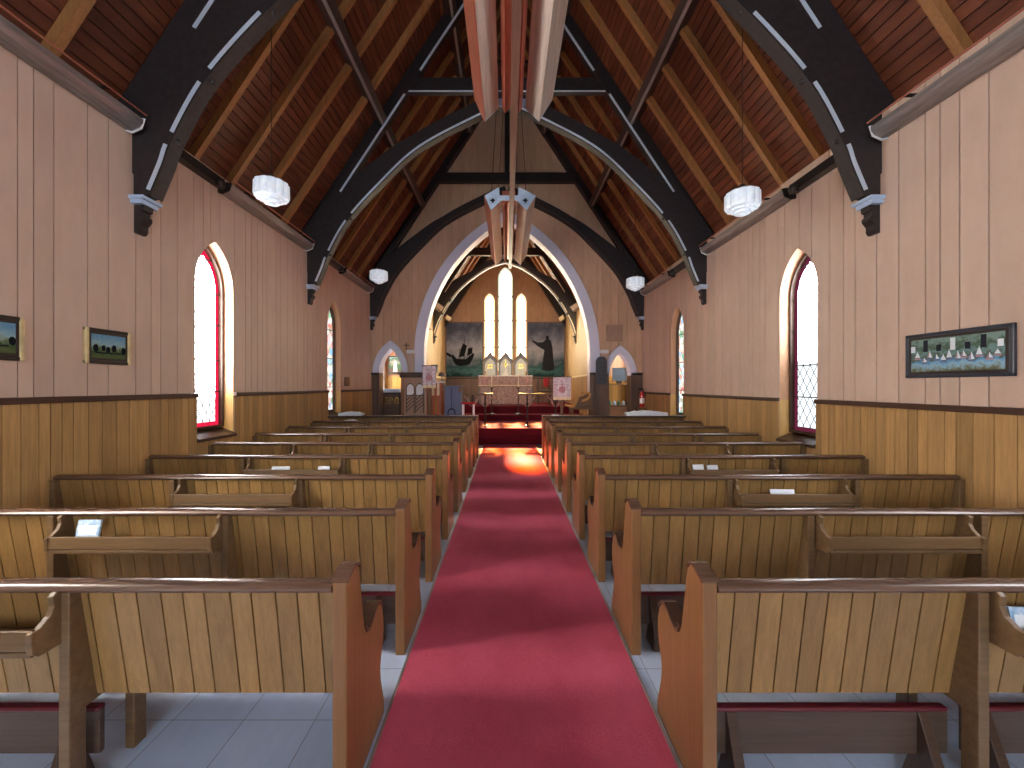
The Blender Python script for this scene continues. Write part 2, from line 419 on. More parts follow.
# floor: sloping nave floor
mb=MB(); mb.add([(-W-.1,Y0,fz(Y0)),(W+.1,Y0,fz(Y0)),(W+.1,13.2,fz(13.2)),(-W-.1,13.2,fz(13.2)),
                 (-W-.1,Y0,fz(Y0)-.2),(W+.1,Y0,fz(Y0)-.2),(W+.1,13.2,fz(13.2)-.2),(-W-.1,13.2,fz(13.2)-.2)],
                [(0,1,2,3),(7,6,5,4),(0,4,5,1),(1,5,6,2),(2,6,7,3),(3,7,4,0)])
tag(mb.build('floor','tile'),kind='structure')

wins={'left':[Arch(y,.32,.925+.035,2.775+.03,.555) for y in (1.54,4.94,8.34,-1.86,-5.26)],
      'right':[Arch(y,.32,.925-.035,2.775-.045,.555) for y in (1.54,4.96,8.47,-1.86,-5.26)]}  # rearmost pairs are added, unseen, to throw light on the pew backs
wn=[0]
def make_window(arch, mapo, rotz, depth, kind, border, bars, sillmat='oak_dark', out=True):
    """mapo(a,d): world point (x,y) of position a at depth d behind the wall face; the pane stands at 'depth'"""
    wn[0]+=1
    root=bpy.data.objects.new('window_%d'%wn[0],None); C.objects.link(root); tag(root,kind='structure')
    x,y=mapo(arch.c,depth); root.location=(x,y,arch.sill); root.rotation_euler=(0,0,rotz)
    g=Arch(0,arch.hw-.05,.12,arch.spring-arch.sill,arch.rise-.08)
    inner=g.shrink(.06,.05)
    fr=MB(); ol=g.outline(); ou=Arch(0,g.hw+.03,g.sill-.03,g.spring,g.rise+.04).outline()
    fr.band(ol,ou,'y',-.05,.03,closed=True); fr.build('window_frame','oak_dark',root)
    if border:
        b=MB(); il=inner.outline(); b.band(il,ol,'y',.0,.006,closed=True); b.build('border_glass',border,root)
        pl=il
    else: pl=ol
    p=MB(); p.prism(pl,'y',.0,.006); p.build('leaded_pane',kind,root)
    if bars:
        s=MB()
        for z in bars: s.box(-g.hw,g.hw,-.018,-.006,z-(.018 if depth<.13 else .007),z+(.018 if depth<.13 else .007))
        s.build('saddle_bar','black',root)
    return root
def side_wall(side):
    s=-1 if side=='left' else 1; dz=.035*-s
    wl=wins[side]; dado=1.436+dz
    mapf=lambda a,d,z:(s*(W+d),a,z)
    e,t=boards(Y0,12.9,11 if s<0 else 23,.10,.27)
    mb=MB(); panel(mb,Y0,12.9,lambda a:fz(a)-.02,WT,wl,mapf,e,t,gw=.0042,gd=.03)
    outer=[Arch(w.c,w.hw-.03,w.sill+.1,w.spring,w.rise-.05) for w in wl]
    panel(mb,Y0,12.9,lambda a:fz(a)-.02,WT,outer,lambda a,d,z:(s*(W+.3),a,z))
    mb.add([(s*W,Y0,WT),(s*(W+.3),Y0,WT),(s*(W+.3),12.9,WT),(s*W,12.9,WT)],[(0,1,2,3)])
    for w,o in zip(wl,outer):
        a=w.outline(); b=o.outline()
        # jamb split at the dado line: boarded below, plastered above
        def ins(P):
            return [P[0],(P[0][0],dado)]+P[1:-1]+[(P[-1][0],dado),P[-1]]
        a=ins(a); b=ins(b); n=len(a)
        vs=[(s*W,p[0],p[1]) for p in a]+[(s*(W+.3),p[0],p[1]) for p in b]
        fs=[(i,i+1,n+i+1,n+i) for i in range(n-1)]
        for i,f in enumerate(fs): mb.add([vs[k] for k in f],[(0,1,2,3)],2 if i in (0,n-2) else 1)
    wall=mb.build('wall_'+side,['paint2' if False else 'paint','reveal','reveal_wood']); tag(wall,kind='structure')
    e,t=boards(Y0,Y1,31 if s<0 else 47,.075,.135)
    mb=MB(); panel(mb,Y0,Y1,lambda a:fz(a)-.01,dado,[Arch(w.c,w.hw+.001,w.sill,w.spring,w.rise) for w in wl],lambda a,d,z:(s*(W-.02+d),a,z),e,t,gw=.003,gd=.017)
    mb.build('wainscot','wains',wall)
    cuts=[Y0]+[v for w in sorted(wl,key=lambda q:q.c) for v in (w.c-w.hw,w.c+w.hw)]+[Y1]
    mb=MB()
    for i in range(0,len(cuts),2):
        x0,x1=sorted((s*(W+.0),s*(W-.045))); mb.box(x0,x1,cuts[i],cuts[i+1],dado-.025,dado+.025)
    mb.build('dado_rail','dado',wall,bevel=.006)
    for w in wl:
        mb=MB(); prof=[(s*(W-.05),w.sill-.035),(s*(W-.05),w.sill),(s*(W+.24),w.sill+.12),(s*(W+.24),w.sill-.035)]
        mb.prism(prof,'y',w.c-w.hw-.0,w.c+w.hw+.0); mb.build('window_sill','oak_dark',wall)
    for i,w in enumerate(wl):
        kind=['pane_offl' if s<0 else 'pane_offr','pane_l' if s<0 else 'pane_r','pane_s','pane_off','pane_off'][i]
        make_window(w,lambda a,d:(s*(W+d),a),-s*PI/2 if True else 0,.16,kind,['redglass','redglass' if s<0 else 'redglass_d',None,'redglass','redglass'][i],[.55,.95,1.4,1.8,2.2] if i!=2 else [.6,1.2,1.8])
    # baseboard
    mb=MB(); x0,x1=sorted((s*(W-.016),s*(W-.035)))
    mb.add([(x,y,fz(y)+z) for x in (x0,x1) for y in (Y0,Y1) for z in (0,.12)],[(0,1,3,2),(4,6,7,5),(0,4,5,1),(2,3,7,6),(1,5,7,3),(0,2,6,4)])
    tag(mb.build('baseboard_'+side,'dado'),kind='structure')
side_wall('left'); side_wall('right')

# arch wall between nave and chancel
main=Arch(0,2.2,-.2,2.4,3.6)
smallL=Arch(-3.09,.30,-.2,1.93,.64); smallR=Arch(3.0,.285,-.2,1.86,.60)
ops=[smallL,main,smallR]
e,t=boards(-W-.3,W+.3,5,.10,.24)
mb=MB(); ztop=lambda a:RZ(a)+.05
panel(mb,-W-.3,W+.3,-.05,ztop,ops,lambda a,d,z:(a,Y1+d,z),e,t,gw=.0042,gd=.03,extra=[0])
panel(mb,-W-.3,W+.3,-.05,ztop,ops,lambda a,d,z:(a,Y1+.3,z),extra=[0])
for w in ops:
    a=w.outline(); n=len(a)
    for i in range(n-1):
        mb.add([(a[i][0],Y1,a[i][1]),(a[i+1][0],Y1,a[i+1][1]),(a[i+1][0],Y1+.3,a[i+1][1]),(a[i][0],Y1+.3,a[i][1])],[(0,1,2,3)],2 if w is not main and i in (0,n-2) else 1)
wf=mb.build('wall_front',['paint2','trimw','wains_d']); tag(wf,kind='structure')
e,t=boards(-W,W,8,.09,.15)
mb=MB(); panel(mb,-W,W,-.05,1.88,ops,lambda a,d,z:(a,Y1-.02+d,z),e,t,gw=.003,gd=.017)
mb.build('wainscot','wains_d',wf)
mb=MB()
for x0,x1 in ((-W,-3.39),(-2.79,-2.2),(2.2,2.715),(3.285,W)): mb.box(x0,x1,Y1-.06,Y1+.0,1.875,1.935)
mb.build('dado_rail','dado_x',wf,bevel=.006)
def arch_trim(name,inn,outer,z0):
    mb=MB(); a=inn.outline(24); b=outer.outline(24)
    a=[(a[0][0],z0)]+a[1:-1]+[(a[-1][0],z0)]; b=[(b[0][0],z0)]+b[1:-1]+[(b[-1][0],z0)]
    mb.band(a,b,'y',Y1-.06,Y1+.01); tag(mb.build(name,'trimw',bevel=.008),kind='structure')
arch_trim('trim_1',main,Arch(0,2.46,-.2,2.4,3.85),1.94)
arch_trim('trim_2',smallL,Arch(-3.09,.475,-.2,1.93,.86),1.94)
arch_trim('trim_3',smallR,Arch(3.0,.45,-.2,1.86,.80),1.94)
# boxed pilasters with white caps on either side of the chancel arch
for x in (-2.53,2.56):
    mb=MB(); mb.box(x-.085,x+.085,Y1-.12,Y1,1.94,2.44,0); mb.box(x-.11,x+.11,Y1-.15,Y1,2.44,2.53,1)
    tag(mb.build('trim_4' if x<0 else 'trim_5',['paint','white'],bevel=.006),kind='structure')

# chancel walls
for s,nm in ((-1,'wall_chancel_left'),(1,'wall_chancel_right')):
    X=CX+s*CW; e,t=boards(10.95,YE,60+s,.09,.2)
    ap=[]
    mb=MB(); panel(mb,10.95,YE,0,4.6,ap,lambda a,d,z:(X+s*d,a,z),e,t); panel(mb,10.95,YE,0,4.6,ap,lambda a,d,z:(X+s*.1,a,z))
    o=mb.build(nm,'paint3'); tag(o,kind='structure')
    mb=MB(); panel(mb,10.95,YE,.3,1.87,[],lambda a,d,z:(X+s*(d-.02),a,z),e,t,gw=.003,gd=.017); mb.build('wainscot','wains',o)
    mb=MB(); x0,x1=sorted((X,X-s*.05)); mb.box(x0,x1,10.95,YE,1.86,1.91); mb.build('dado_rail','fringe',o)
eastL=[Arch(-.683,.205,2.15,4.88,.33),Arch(-.063,.285,2.15,5.78,.45),Arch(.557,.205,2.15,4.88,.33)]
e,t=boards(CX-CW-.1,CX+CW+.1,71,.09,.2)
mb=MB(); panel(mb,CX-CW-.1,CX+CW+.1,0,lambda a:CRZ(a)+.05,eastL,lambda a,d,z:(a,YE+d,z),e,t,extra=[CX])
panel(mb,CX-CW-.1,CX+CW+.1,0,lambda a:CRZ(a)+.05,eastL,lambda a,d,z:(a,YE+.25,z),extra=[CX])
for w in eastL:
    a=w.outline()
    for i in range(-1,len(a)-1):
        mb.add([(a[i][0],YE,a[i][1]),(a[i+1][0],YE,a[i+1][1]),(a[i+1][0],YE+.25,a[i+1][1]),(a[i][0],YE+.25,a[i][1])],[(0,1,2,3)],1)
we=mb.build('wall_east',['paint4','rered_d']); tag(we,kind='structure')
mb=MB(); panel(mb,CX-CW,CX+CW,.3,1.87,[],lambda a,d,z:(a,YE-.02+d,z),e,t); mb.build('wainscot','wains_d',we)
mb=MB(); mb.box(CX-CW,CX+CW,YE-.06,YE,1.86,1.91); mb.build('dado_rail','dado_x',we)
for i,w in enumerate(eastL):
    r=make_window(Arch(w.c,w.hw+.05,w.sill-.1,w.spring,w.rise+.08),lambda a,d:(a,YE+d),0,.1,'pane_e' if i==1 else 'pane_e2','greenglass' if i==1 else 'warmglass',[1.05,2.1,3.05] if i==1 else [1.05,2.1])

# west wall behind the visitor, with unseen lancets added to light the pew backs
westFill=[Arch(-1.9,.55,1.6,3.6,.9),Arch(0,.75,1.6,4.2,1.3),Arch(1.9,.55,1.6,3.6,.9)]
e,t=boards(-W-.3,W+.3,91,.1,.24)
mb=MB(); panel(mb,-W-.3,W+.3,-.1,ztop,westFill,lambda a,d,z:(a,Y0-d,z),e,t,extra=[0])
tag(mb.build('wall_back','paint'),kind='structure')
for w in westFill: make_window(Arch(w.c,w.hw+.05,w.sill-.1,w.spring,w.rise+.08),lambda a,d:(a,Y0-d),PI,.03,'pane_w_fill',None,[.8,1.6,2.4])

# side rooms beyond the small arches
for s in (-1,1):
    xi=CX+s*(CW+.1); xo=s*W; x0,x1=sorted((xi,xo)); yb=11.75
    e,t=boards(x0,x1,101+s,.09,.16); nm='wall_vestry_'+('left' if s<0 else 'right')
    mb=MB(); panel(mb,x0,x1,0,3.3,[],lambda a,d,z:(a,yb+d,z),e,t); mb.box(x0,x1,yb+.02,yb+.15,0,3.3)
    o=mb.build(nm,'reveal' if s<0 else 'paint2'); tag(o,kind='structure')
    mb=MB(); panel(mb,x0,x1,0,1.86,[],lambda a,d,z:(a,yb-.02+d,z),e,t); mb.build('wainscot','wains_y',o)
    mb=MB(); mb.box(x0-.1,x1+.3,Y1+.3,yb+.15,3.25,3.35); tag(mb.build('ceiling_vestry_'+('left' if s<0 else 'right'),'paint'),kind='structure')
    make_window(Arch(11.3,.25,1.2,2.6,.4),lambda a,d:(s*(W-d),a),-s*PI/2,.03,'pane_v_fill',None,[.6,1.2])  # added hidden pane whose glow brightens the side room

# ------------------------------------------------------------------ roof
def slope(mb,s,cx,rz_fn,xo,ya,yb,seed,k):
    L=math.hypot(xo,k*xo); e,t=boards(0,L,seed,.098,.112)
    ux,uz=-s/math.hypot(1,k),k/math.hypot(1,k); nx,nz=s*k/math.hypot(1,k),1/math.hypot(1,k)
    bx,bz=cx+s*xo,rz_fn(cx+s*xo)
    mp=lambda a,d,y:(bx+ux*a+nx*d,y,bz+uz*a+nz*d)
    panel(mb,0,L,ya,yb,[],mp,e,t,gw=.006,gd=.04)
    panel(mb,0,L,ya,yb,[],lambda a,d,y:(bx+ux*a+nx*.15,y,bz+uz*a+nz*.15))
mb=MB()
for s in (-1,1): slope(mb,s,0,RZ,3.98,Y0-.05,Y1+.35,200+s,1.52)
ceil=mb.build('ceiling','ceil'); tag(ceil,kind='structure')
mb=MB()
for s in (-1,1): mb.add([(s*(W+.28),Y0,WT),(s*3.98,Y0,RZ(3.98)),(s*3.98,Y1,RZ(3.98)),(s*(W+.28),Y1,WT)],[(0,1,2,3)])
mb.build('eave_board','purlin',ceil)
mb=MB()
for s in (-1,1): slope(mb,s,CX,CRZ,2.7,Y1+.3,YE+.3,210+s,1.58)
ceil2=mb.build('ceiling_chancel','ceil'); tag(ceil2,kind='structure')
def rafter(s,cx,rz_fn,k,xo,y,par,w=.036,d=.09,xi=.05):
    n=(s*k/math.hypot(1,k),1/math.hypot(1,k)); mb=MB()
    P=[(cx+s*xo,rz_fn(cx+s*xo)),(cx+s*xi,rz_fn(cx+s*xi))]
    poly=[(P[0][0],P[0][1]),(P[1][0],P[1][1]),(P[1][0]-n[0]*d,P[1][1]-n[1]*d),(P[0][0]-n[0]*d,P[0][1]-n[1]*d)]
    mb.prism(poly,'y',y-w,y+w,0,random.Random(int(y*100)+s).uniform(-.5,.5)); return mb.build('rafter','rafter',par)
ry=[-5.8,-5.15,-4.5,-3.85,-3.2,-2.55,-1.9,-1.25,-.6,.05,.7,1.3,1.95,2.6,3.25,4.74,5.36,5.98,6.65,8.05,8.68,9.3,9.92]
for s in (-1,1):
    for y in ry: rafter(s,0,RZ,1.52,3.9,y,ceil)
    for y in (11.35,11.9,12.5,13.7,14.3,14.9): rafter(s,CX,CRZ,1.58,2.62,y,ceil2,w=.04,d=.08)
def purlin(s,x,w,d,par):
    h=math.hypot(1,1.52); n=(s*1.52/h,1/h); u=(-s/h,1.52/h); c=(s*x,RZ(x))
    q=lambda a,b:(c[0]+u[0]*a-n[0]*b,c[1]+u[1]*a-n[1]*b)
    mb=MB(); mb.prism([q(-w,.0),q(w,.0),q(w,d),q(-w+.03,d),q(-w,d-.03)],'y',Y0,Y1); o=mb.build('purlin','purlin',par)
    mb=MB(); mb.prism([q(-w-.004,d-.03),q(-w+.03,d+.004),q(-w+.026,d+.007),q(-w-.007,d-.026)],'y',Y0,Y1-.2); mb.build('chamfer','metal',o)
for s in (-1,1): purlin(s,2.36,.07,.2,ceil); purlin(s,1.1,.07,.2,ceil)

# ------------------------------------------------------------------ roof trusses
ARC=[(3.455,3.42),(3.33,3.72),(3.235,3.97),(2.9,4.56),(2.30,5.23),(1.58,5.89),(.47,6.48),(0,6.66)]
CARC=[(2.33,3.25),(2.22,3.6),(2.05,3.95),(1.83,4.33),(1.41,4.84),(.85,5.28),(.47,5.5),(0,5.65)]
def truss(Yf,label,arc,hw,rzf,k,cx,collar,strip,rd=.36,th=.07,gaps=(),sw=.03,bd=.24,king=True):
    Y=Yf+th
    root=thing('roof_truss',label,'roof truss',(cx,Y,0),group='dark roof trusses')
    org=(cx,Y,0)
    for s in (-1,1):
        f=lambda x: cx+s*x
        mb=MB(); xo=hw+.3*(hw>3); zi=lambda x: rzf(cx+s*x)-rd
        poly=[(f(xo-.02),rzf(cx+s*xo)-.0),(f(0),rzf(cx)),(f(0),rzf(cx)-rd),(f(hw),zi(hw)),(f(xo-.02),zi(hw))]
        mb.prism(poly,'y',Y-th+.008,Y+th-.008); ra=mb.build('principal_rafter','truss',root,org)
        # pale chamfers on the lower arris of the rafter: below and above the collar
        xc=(rzf(cx)-rd-collar)/k
        for xa,xb in ((hw*.83,xc+.04),(xc-.24,.25)):
            mb=MB(); a=[(f(xa),zi(xa)),(f(xb),zi(xb))]; 
            n=(-s*k/math.hypot(1,k),-1/math.hypot(1,k))
            b=[(p[0]-n[0]*sw*1.6,p[1]-n[1]*sw*1.6) for p in a]
            mb.band(a,b,'y',Y-th-.004,Y-th+.02); mb.build('chamfer',strip,ra,org)
        if arc is None: continue
        P=smoothline(arc,10)
        low=offset(P,.03); up=[offset(P,-(bd+.3*max(0,min(1,(p[0]/hw*3.6-1.6)/1.4))))[i] for i,p in enumerate(P)]      # arc runs from the wall inwards: left normal points down/in
        lo=[(f(p[0]),p[1]) for p in low]; hi=[(f(min(p[0],hw)),p[1]) for p in up]
        mb=MB(); mb.band(lo,hi,'y',Y-th,Y+th); br=mb.build('arch_brace','truss',root,org)
        # wall post behind the foot of the brace
        xf=3.02*hw/3.6
        poly=[(f(hw),arc[0][1]-.02)]+[(f(p[0]),p[1]) for p in P if p[0]>=xf]+[(f(xf),zi(xf)+.05),(f(hw),zi(hw)+.05)]
        mb=MB(); mb.prism(poly,'y',Y-th+.016,Y+th-.016); mb.build('wall_post','truss',root,org)
        ca=offset(P,.012); cb=offset(P,.012-sw*1.6)
        n=len(P); segs=[]; st=2
        for g in gaps:
            i0=min(range(n),key=lambda i:abs(P[i][1]-(g-.05))); i1=min(range(n),key=lambda i:abs(P[i][1]-(g+.05)))
            segs.append((st,i0)); st=max(i1,i0+1)
        segs.append((st,n-1))
        if gaps:
            for g in gaps:
                q=min(P,key=lambda p:abs(p[1]-g)); mb=MB(); mb.lathe([(0,-.03),(.022,-.02),(.03,0),(.022,.02),(0,.03)],(f(q[0]-.02),Y-.01,q[1]-.01),10); mb.build('bolt_boss','truss',br,org,smooth=True)
        for a,b in segs:
            mb=MB(); mb.band([(f(p[0]),p[1]) for p in ca[a:b+1]],[(f(p[0]),p[1]) for p in cb[a:b+1]],'y',Y-th-.004,Y-th+.02); mb.build('chamfer',strip,br,org)
        # corbel: pale moulded cap over a stepped drop
        zb=arc[0][1]; kk=1 if hw>3 else .75
        mb=MB(); mb.box(*sorted((f(hw),f(hw-.14*kk))),Y-.11*kk,Y+.11*kk,zb-.05,zb-.02); mb.box(*sorted((f(hw),f(hw-.11*kk))),Y-.09*kk,Y+.09*kk,zb-.09,zb-.05)
        cb_=mb.build('corbel','bluegrey' if hw>3 else 'truss',root,org)
        prof=[(0,-.09),(.10,-.09),(.095,-.14),(.07,-.15),(.07,-.18),(.09,-.20),(.09,-.23),(.05,-.28),(.05,-.33),(.03,-.36),(0,-.36)]
        mb=MB(); mb.prism([(f(hw-p[0]*kk),zb+p[1]*kk) for p in prof],'y',Y-.05,Y+.05); mb.build('corbel_drop','truss',cb_,org)
    xc=(rzf(cx)-.2-collar)/k
    mb=MB(); mb.box(cx-xc,cx+xc,Y-th+.022,Y+th-.022,collar,collar+.26); co=mb.build('collar_beam','truss',root,org)
    mb=MB(); x2=xc-.16; mb.box(cx-x2,cx+x2,Y-th+.012,Y-th+.02,collar,collar+sw); mb.build('chamfer',strip,co,org)
    if king: mb=MB(); mb.box(cx-.06,cx+.06,Y-th+.03,Y+th-.03,collar+.1,rzf(cx)-.1); mb.build('king_post','truss',root,org)
    return root
truss(3.84,'black roof truss with bright pale chamfers, over the second and third pews',ARC,W,RZ,1.52,0,6.89,'chamfer',gaps=(3.96,4.57,5.24,5.95),sw=.025,rd=.48)
truss(7.2,'black roof truss whose arch and collar cross mid-nave behind the first hanging heater',ARC,W,RZ,1.52,0,6.89,'chamfer',gaps=(3.96,4.62),sw=.022,rd=.42)
truss(10.5,'black roof truss set flat against the gable above the white chancel arch',ARC,W,RZ,1.52,0,6.94,'purlin',gaps=(),sw=.02,bd=.18)
truss(13.1,'dark chancel truss with cream lines in front of the east window',CARC,CW,CRZ,1.58,CX,5.86,'chamfer_w',rd=.32,gaps=(3.95,4.4),sw=.018,bd=.2)
truss(15.45,'dark chancel truss set against the east wall above the painted panels',None,CW,CRZ,1.58,CX,6.75,'purlin',rd=.45,sw=.012,king=False)

# ------------------------------------------------------------------ wall-top troughs
def trough(s,y0,y1,yr,label):
    dz=-.035*s; f=lambda x:s*x
    root=thing('trough_light',label,'light fixture',(s*W,(y0+y1)/2,3.9+dz),group='wall-top trough lights'); org=(s*W,(y0+y1)/2,3.9+dz)
    pr=[(3.598,3.965),(3.54,3.95),(3.465,3.98),(3.435,4.02),(3.43,4.06),(3.445,4.06),(3.46,4.0),(3.53,3.97),(3.598,4.1)]
    mb=MB(); mb.prism([(f(a),b+dz) for a,b in pr],'y',y0,y1); mb.build('reflector_body','metal',root,org)
    mb=MB(); mb.tube([(f(3.47),y0+.03,4.06+dz),(f(3.47),y1-.03,4.06+dz)],.014); mb.build('lamp_tube','copper',root,org)
    mb=MB(); mb.tube([(f(3.405),y0,4.10+dz),(f(3.405),y1,4.10+dz)],.008,8); mb.build('guard_rod','copper',root,org)
    for y in (y0,y1):
        mb=MB(); mb.prism([(f(3.598),3.95+dz),(f(3.54),3.935+dz),(f(3.45),3.975+dz),(f(3.42),4.07+dz),(f(3.598),4.1+dz)],'y',y-.006,y+.006); mb.build('end_plate','white' if y==y1 else 'metal_d',root,org)
    for y in (y0+.35,y1-.35):
        mb=MB(); mb.box(*sorted((f(3.6),f(3.40))),y-.015,y+.015,4.10+dz,4.115+dz); mb.build('bracket','metal_d',root,org)
    if yr is not None:
        mb=MB(); mb.box(*sorted((f(3.6),f(3.5))),yr,y0-.02,4.0+dz,4.1+dz); mb.build('cable_duct','metal_d',root,org)
        mb=MB(); mb.lathe([(.0,-.05),(.05,-.05),(.06,0),(.05,.05),(0,.05)],(f(3.5),y0-.1,4.02+dz),12); mb.build('junction_box','metal_d',root,org)
for s,nm in ((-1,'lancet with the bright red border'),(1,'lancet with the deep red border')):
    side='pulpit' if s<0 else 'hymn board'
    trough(s,1.5,3.78,None,'grey metal wall-top trough ending at the first black truss, %s side'%side)
    trough(s,4.98,7.1,4.05,'grey metal wall-top trough above the %s'%nm)
    trough(s,8.55,10.3,7.4,'grey metal wall-top trough above the pictorial lancet, %s side'%side)

# ------------------------------------------------------------------ hanging heaters along the ridge
def heater(ya,yb,cx,label):
    org=(cx,(ya+yb)/2,4.4); root=thing('radiant_heater',label,'heater',org,group='hanging radiant heaters')
    for s in (-1,1):
        q=lambda x,z:(cx+s*x,z)
        o_,b_,i_,t_=q(.40 if s<0 else .445,4.72),q(.295,4.48),q(.145,4.62),q(.16,4.86)
        mb=MB()
        mb.prism([o_,b_,i_,t_,(i_[0]+s*.012,i_[1]+.02),(b_[0],b_[1]+.02),(o_[0]-s*.012,o_[1]+.01)],'y',ya,yb)
        r=mb.build('reflector','reflector',root,org)
        if s<0: mb=MB(); mb.prism([q(.405,4.72),q(.30,4.475),q(.306,4.475),q(.412,4.72)],'y',ya,yb); mb.build('copper_side','copper',r,org)
        for y in (ya,yb):
            mb=MB(); mb.prism([o_,b_,i_,t_],'y',y-.008,y+.008); ep=mb.build('end_plate','bluegrey',r,org)
            mb=MB(); c=(cx+s*.27,4.64)
            mb.box(c[0]-.04,c[0]+.04,y-.011,y+.011,c[1]-.012,c[1]+.012); mb.box(c[0]-.012,c[0]+.022,y-.011,y+.011,c[1]-.04,c[1]+.03); mb.build('stencil_mark','blackmark',ep,org)
        mb=MB(); mb.tube([(cx+s*.3,ya,4.68),(cx+s*.3,yb,4.68)],.018); mb.build('heating_rod','copper',r,org)
    mb=MB(); mb.prism([(cx-.11,4.62),(cx-.075,4.565),(cx-.02,4.62),(cx+.02,4.62),(cx+.075,4.565),(cx+.11,4.62),(cx+.11,4.80),(cx-.11,4.80)],'y',ya,yb); mb.build('centre_body','copper',root,org)
    for y in (ya,yb):
        mb=MB(); mb.box(cx-.17,cx+.17,y-.01,y+.01,4.64,4.72); mb.build('end_strap','bluegrey',root,org)
    for y in (ya+.3,yb-.3):
        mb=MB(); mb.box(cx-.4,cx+.4,y-.02,y+.02,4.86,4.89); mb.box(cx-.02,cx+.02,y-.02,y+.02,4.78,4.88); mb.build('cross_strap','metal_d',root,org)
        for s in (-1,1):
            mb=MB(); mb.tube([(cx+s*.3,y,4.88),(cx+s*.02,y,RZ(0)-.35)],.006,6); mb.build('suspension_cable','metal_d',root,org)
heater(1.35,4.38,.055,'hanging copper-toned heater with two angled reflectors, nearer the camera, cut by the photo top')
heater(6.6,9.6,.03,'hanging copper-toned heater with pale blue ends, in front of the chancel arch top')
mb=MB(); mb.box(-.037,.037,-1.5,9.75,-.06,.05); tr=mb.build('conduit_trunking','trunk',None,bevel=.004)
tr.location=(.075,0,4.50); tag(tr,'long narrow brown conduit running under both hanging heaters along the nave','conduit')

# ------------------------------------------------------------------ pendant lamps
def make_pendant():
    root=thing('pendant_lamp','x','pendant lamp',group='opal glass pendant lamps')
    n=96; vs=[];fs=[]
    prof=[(.07,.115),(.175,.10),(.20,.085),(.203,-.05),(.19,-.075),(.14,-.08),(.138,-.1),(.095,-.105),(.09,-.128),(.045,-.132),(.035,-.148),(0,-.15)]
    mb=MB()
    for r,z in prof:
        for k in range(n):
            a=2*PI*k/n; rr=.86*(r*(.93+.07*abs(math.cos(6*a))) if r>.13 else r)
            vs.append((rr*math.cos(a),rr*math.sin(a),z))
    for i in range(len(prof)-1):
        for k in range(n):
            a=i*n+k;b=i*n+(k+1)%n; fs.append((a,b,b+n,a+n))
    mb.add(vs,fs); mb.build('glass_shade','opal',root)
    mb=MB(); mb.lathe([(.07,.11),(.075,.125),(.05,.14),(.03,.18),(.012,.19)],n=20); mb.build('shade_holder','metal_d',root,smooth=True)
    mb=MB(); mb.tube([(0,0,.18),(0,0,2.42)],.004,8); mb.build('cord','metal_d',root)
    return root
pend=make_pendant()
for i,(x,y,z,l) in enumerate([(-2.53,4.3,3.67,'fluted white pendant lamp above the pews, nearer of the two on the pulpit side'),
                              (2.53,4.3,3.56,'fluted white pendant lamp above the pews, nearer of the two on the hymn board side'),
                              (-2.5,7.8,3.72,'small-looking fluted white pendant lamp by the arch wall, pulpit side'),
                              (2.5,7.8,3.58,'small-looking fluted white pendant lamp by the arch wall, hymn board side')]):
    o=pend if i==0 else copy_tree(pend); o.location=(x,y,z); o['label']=l

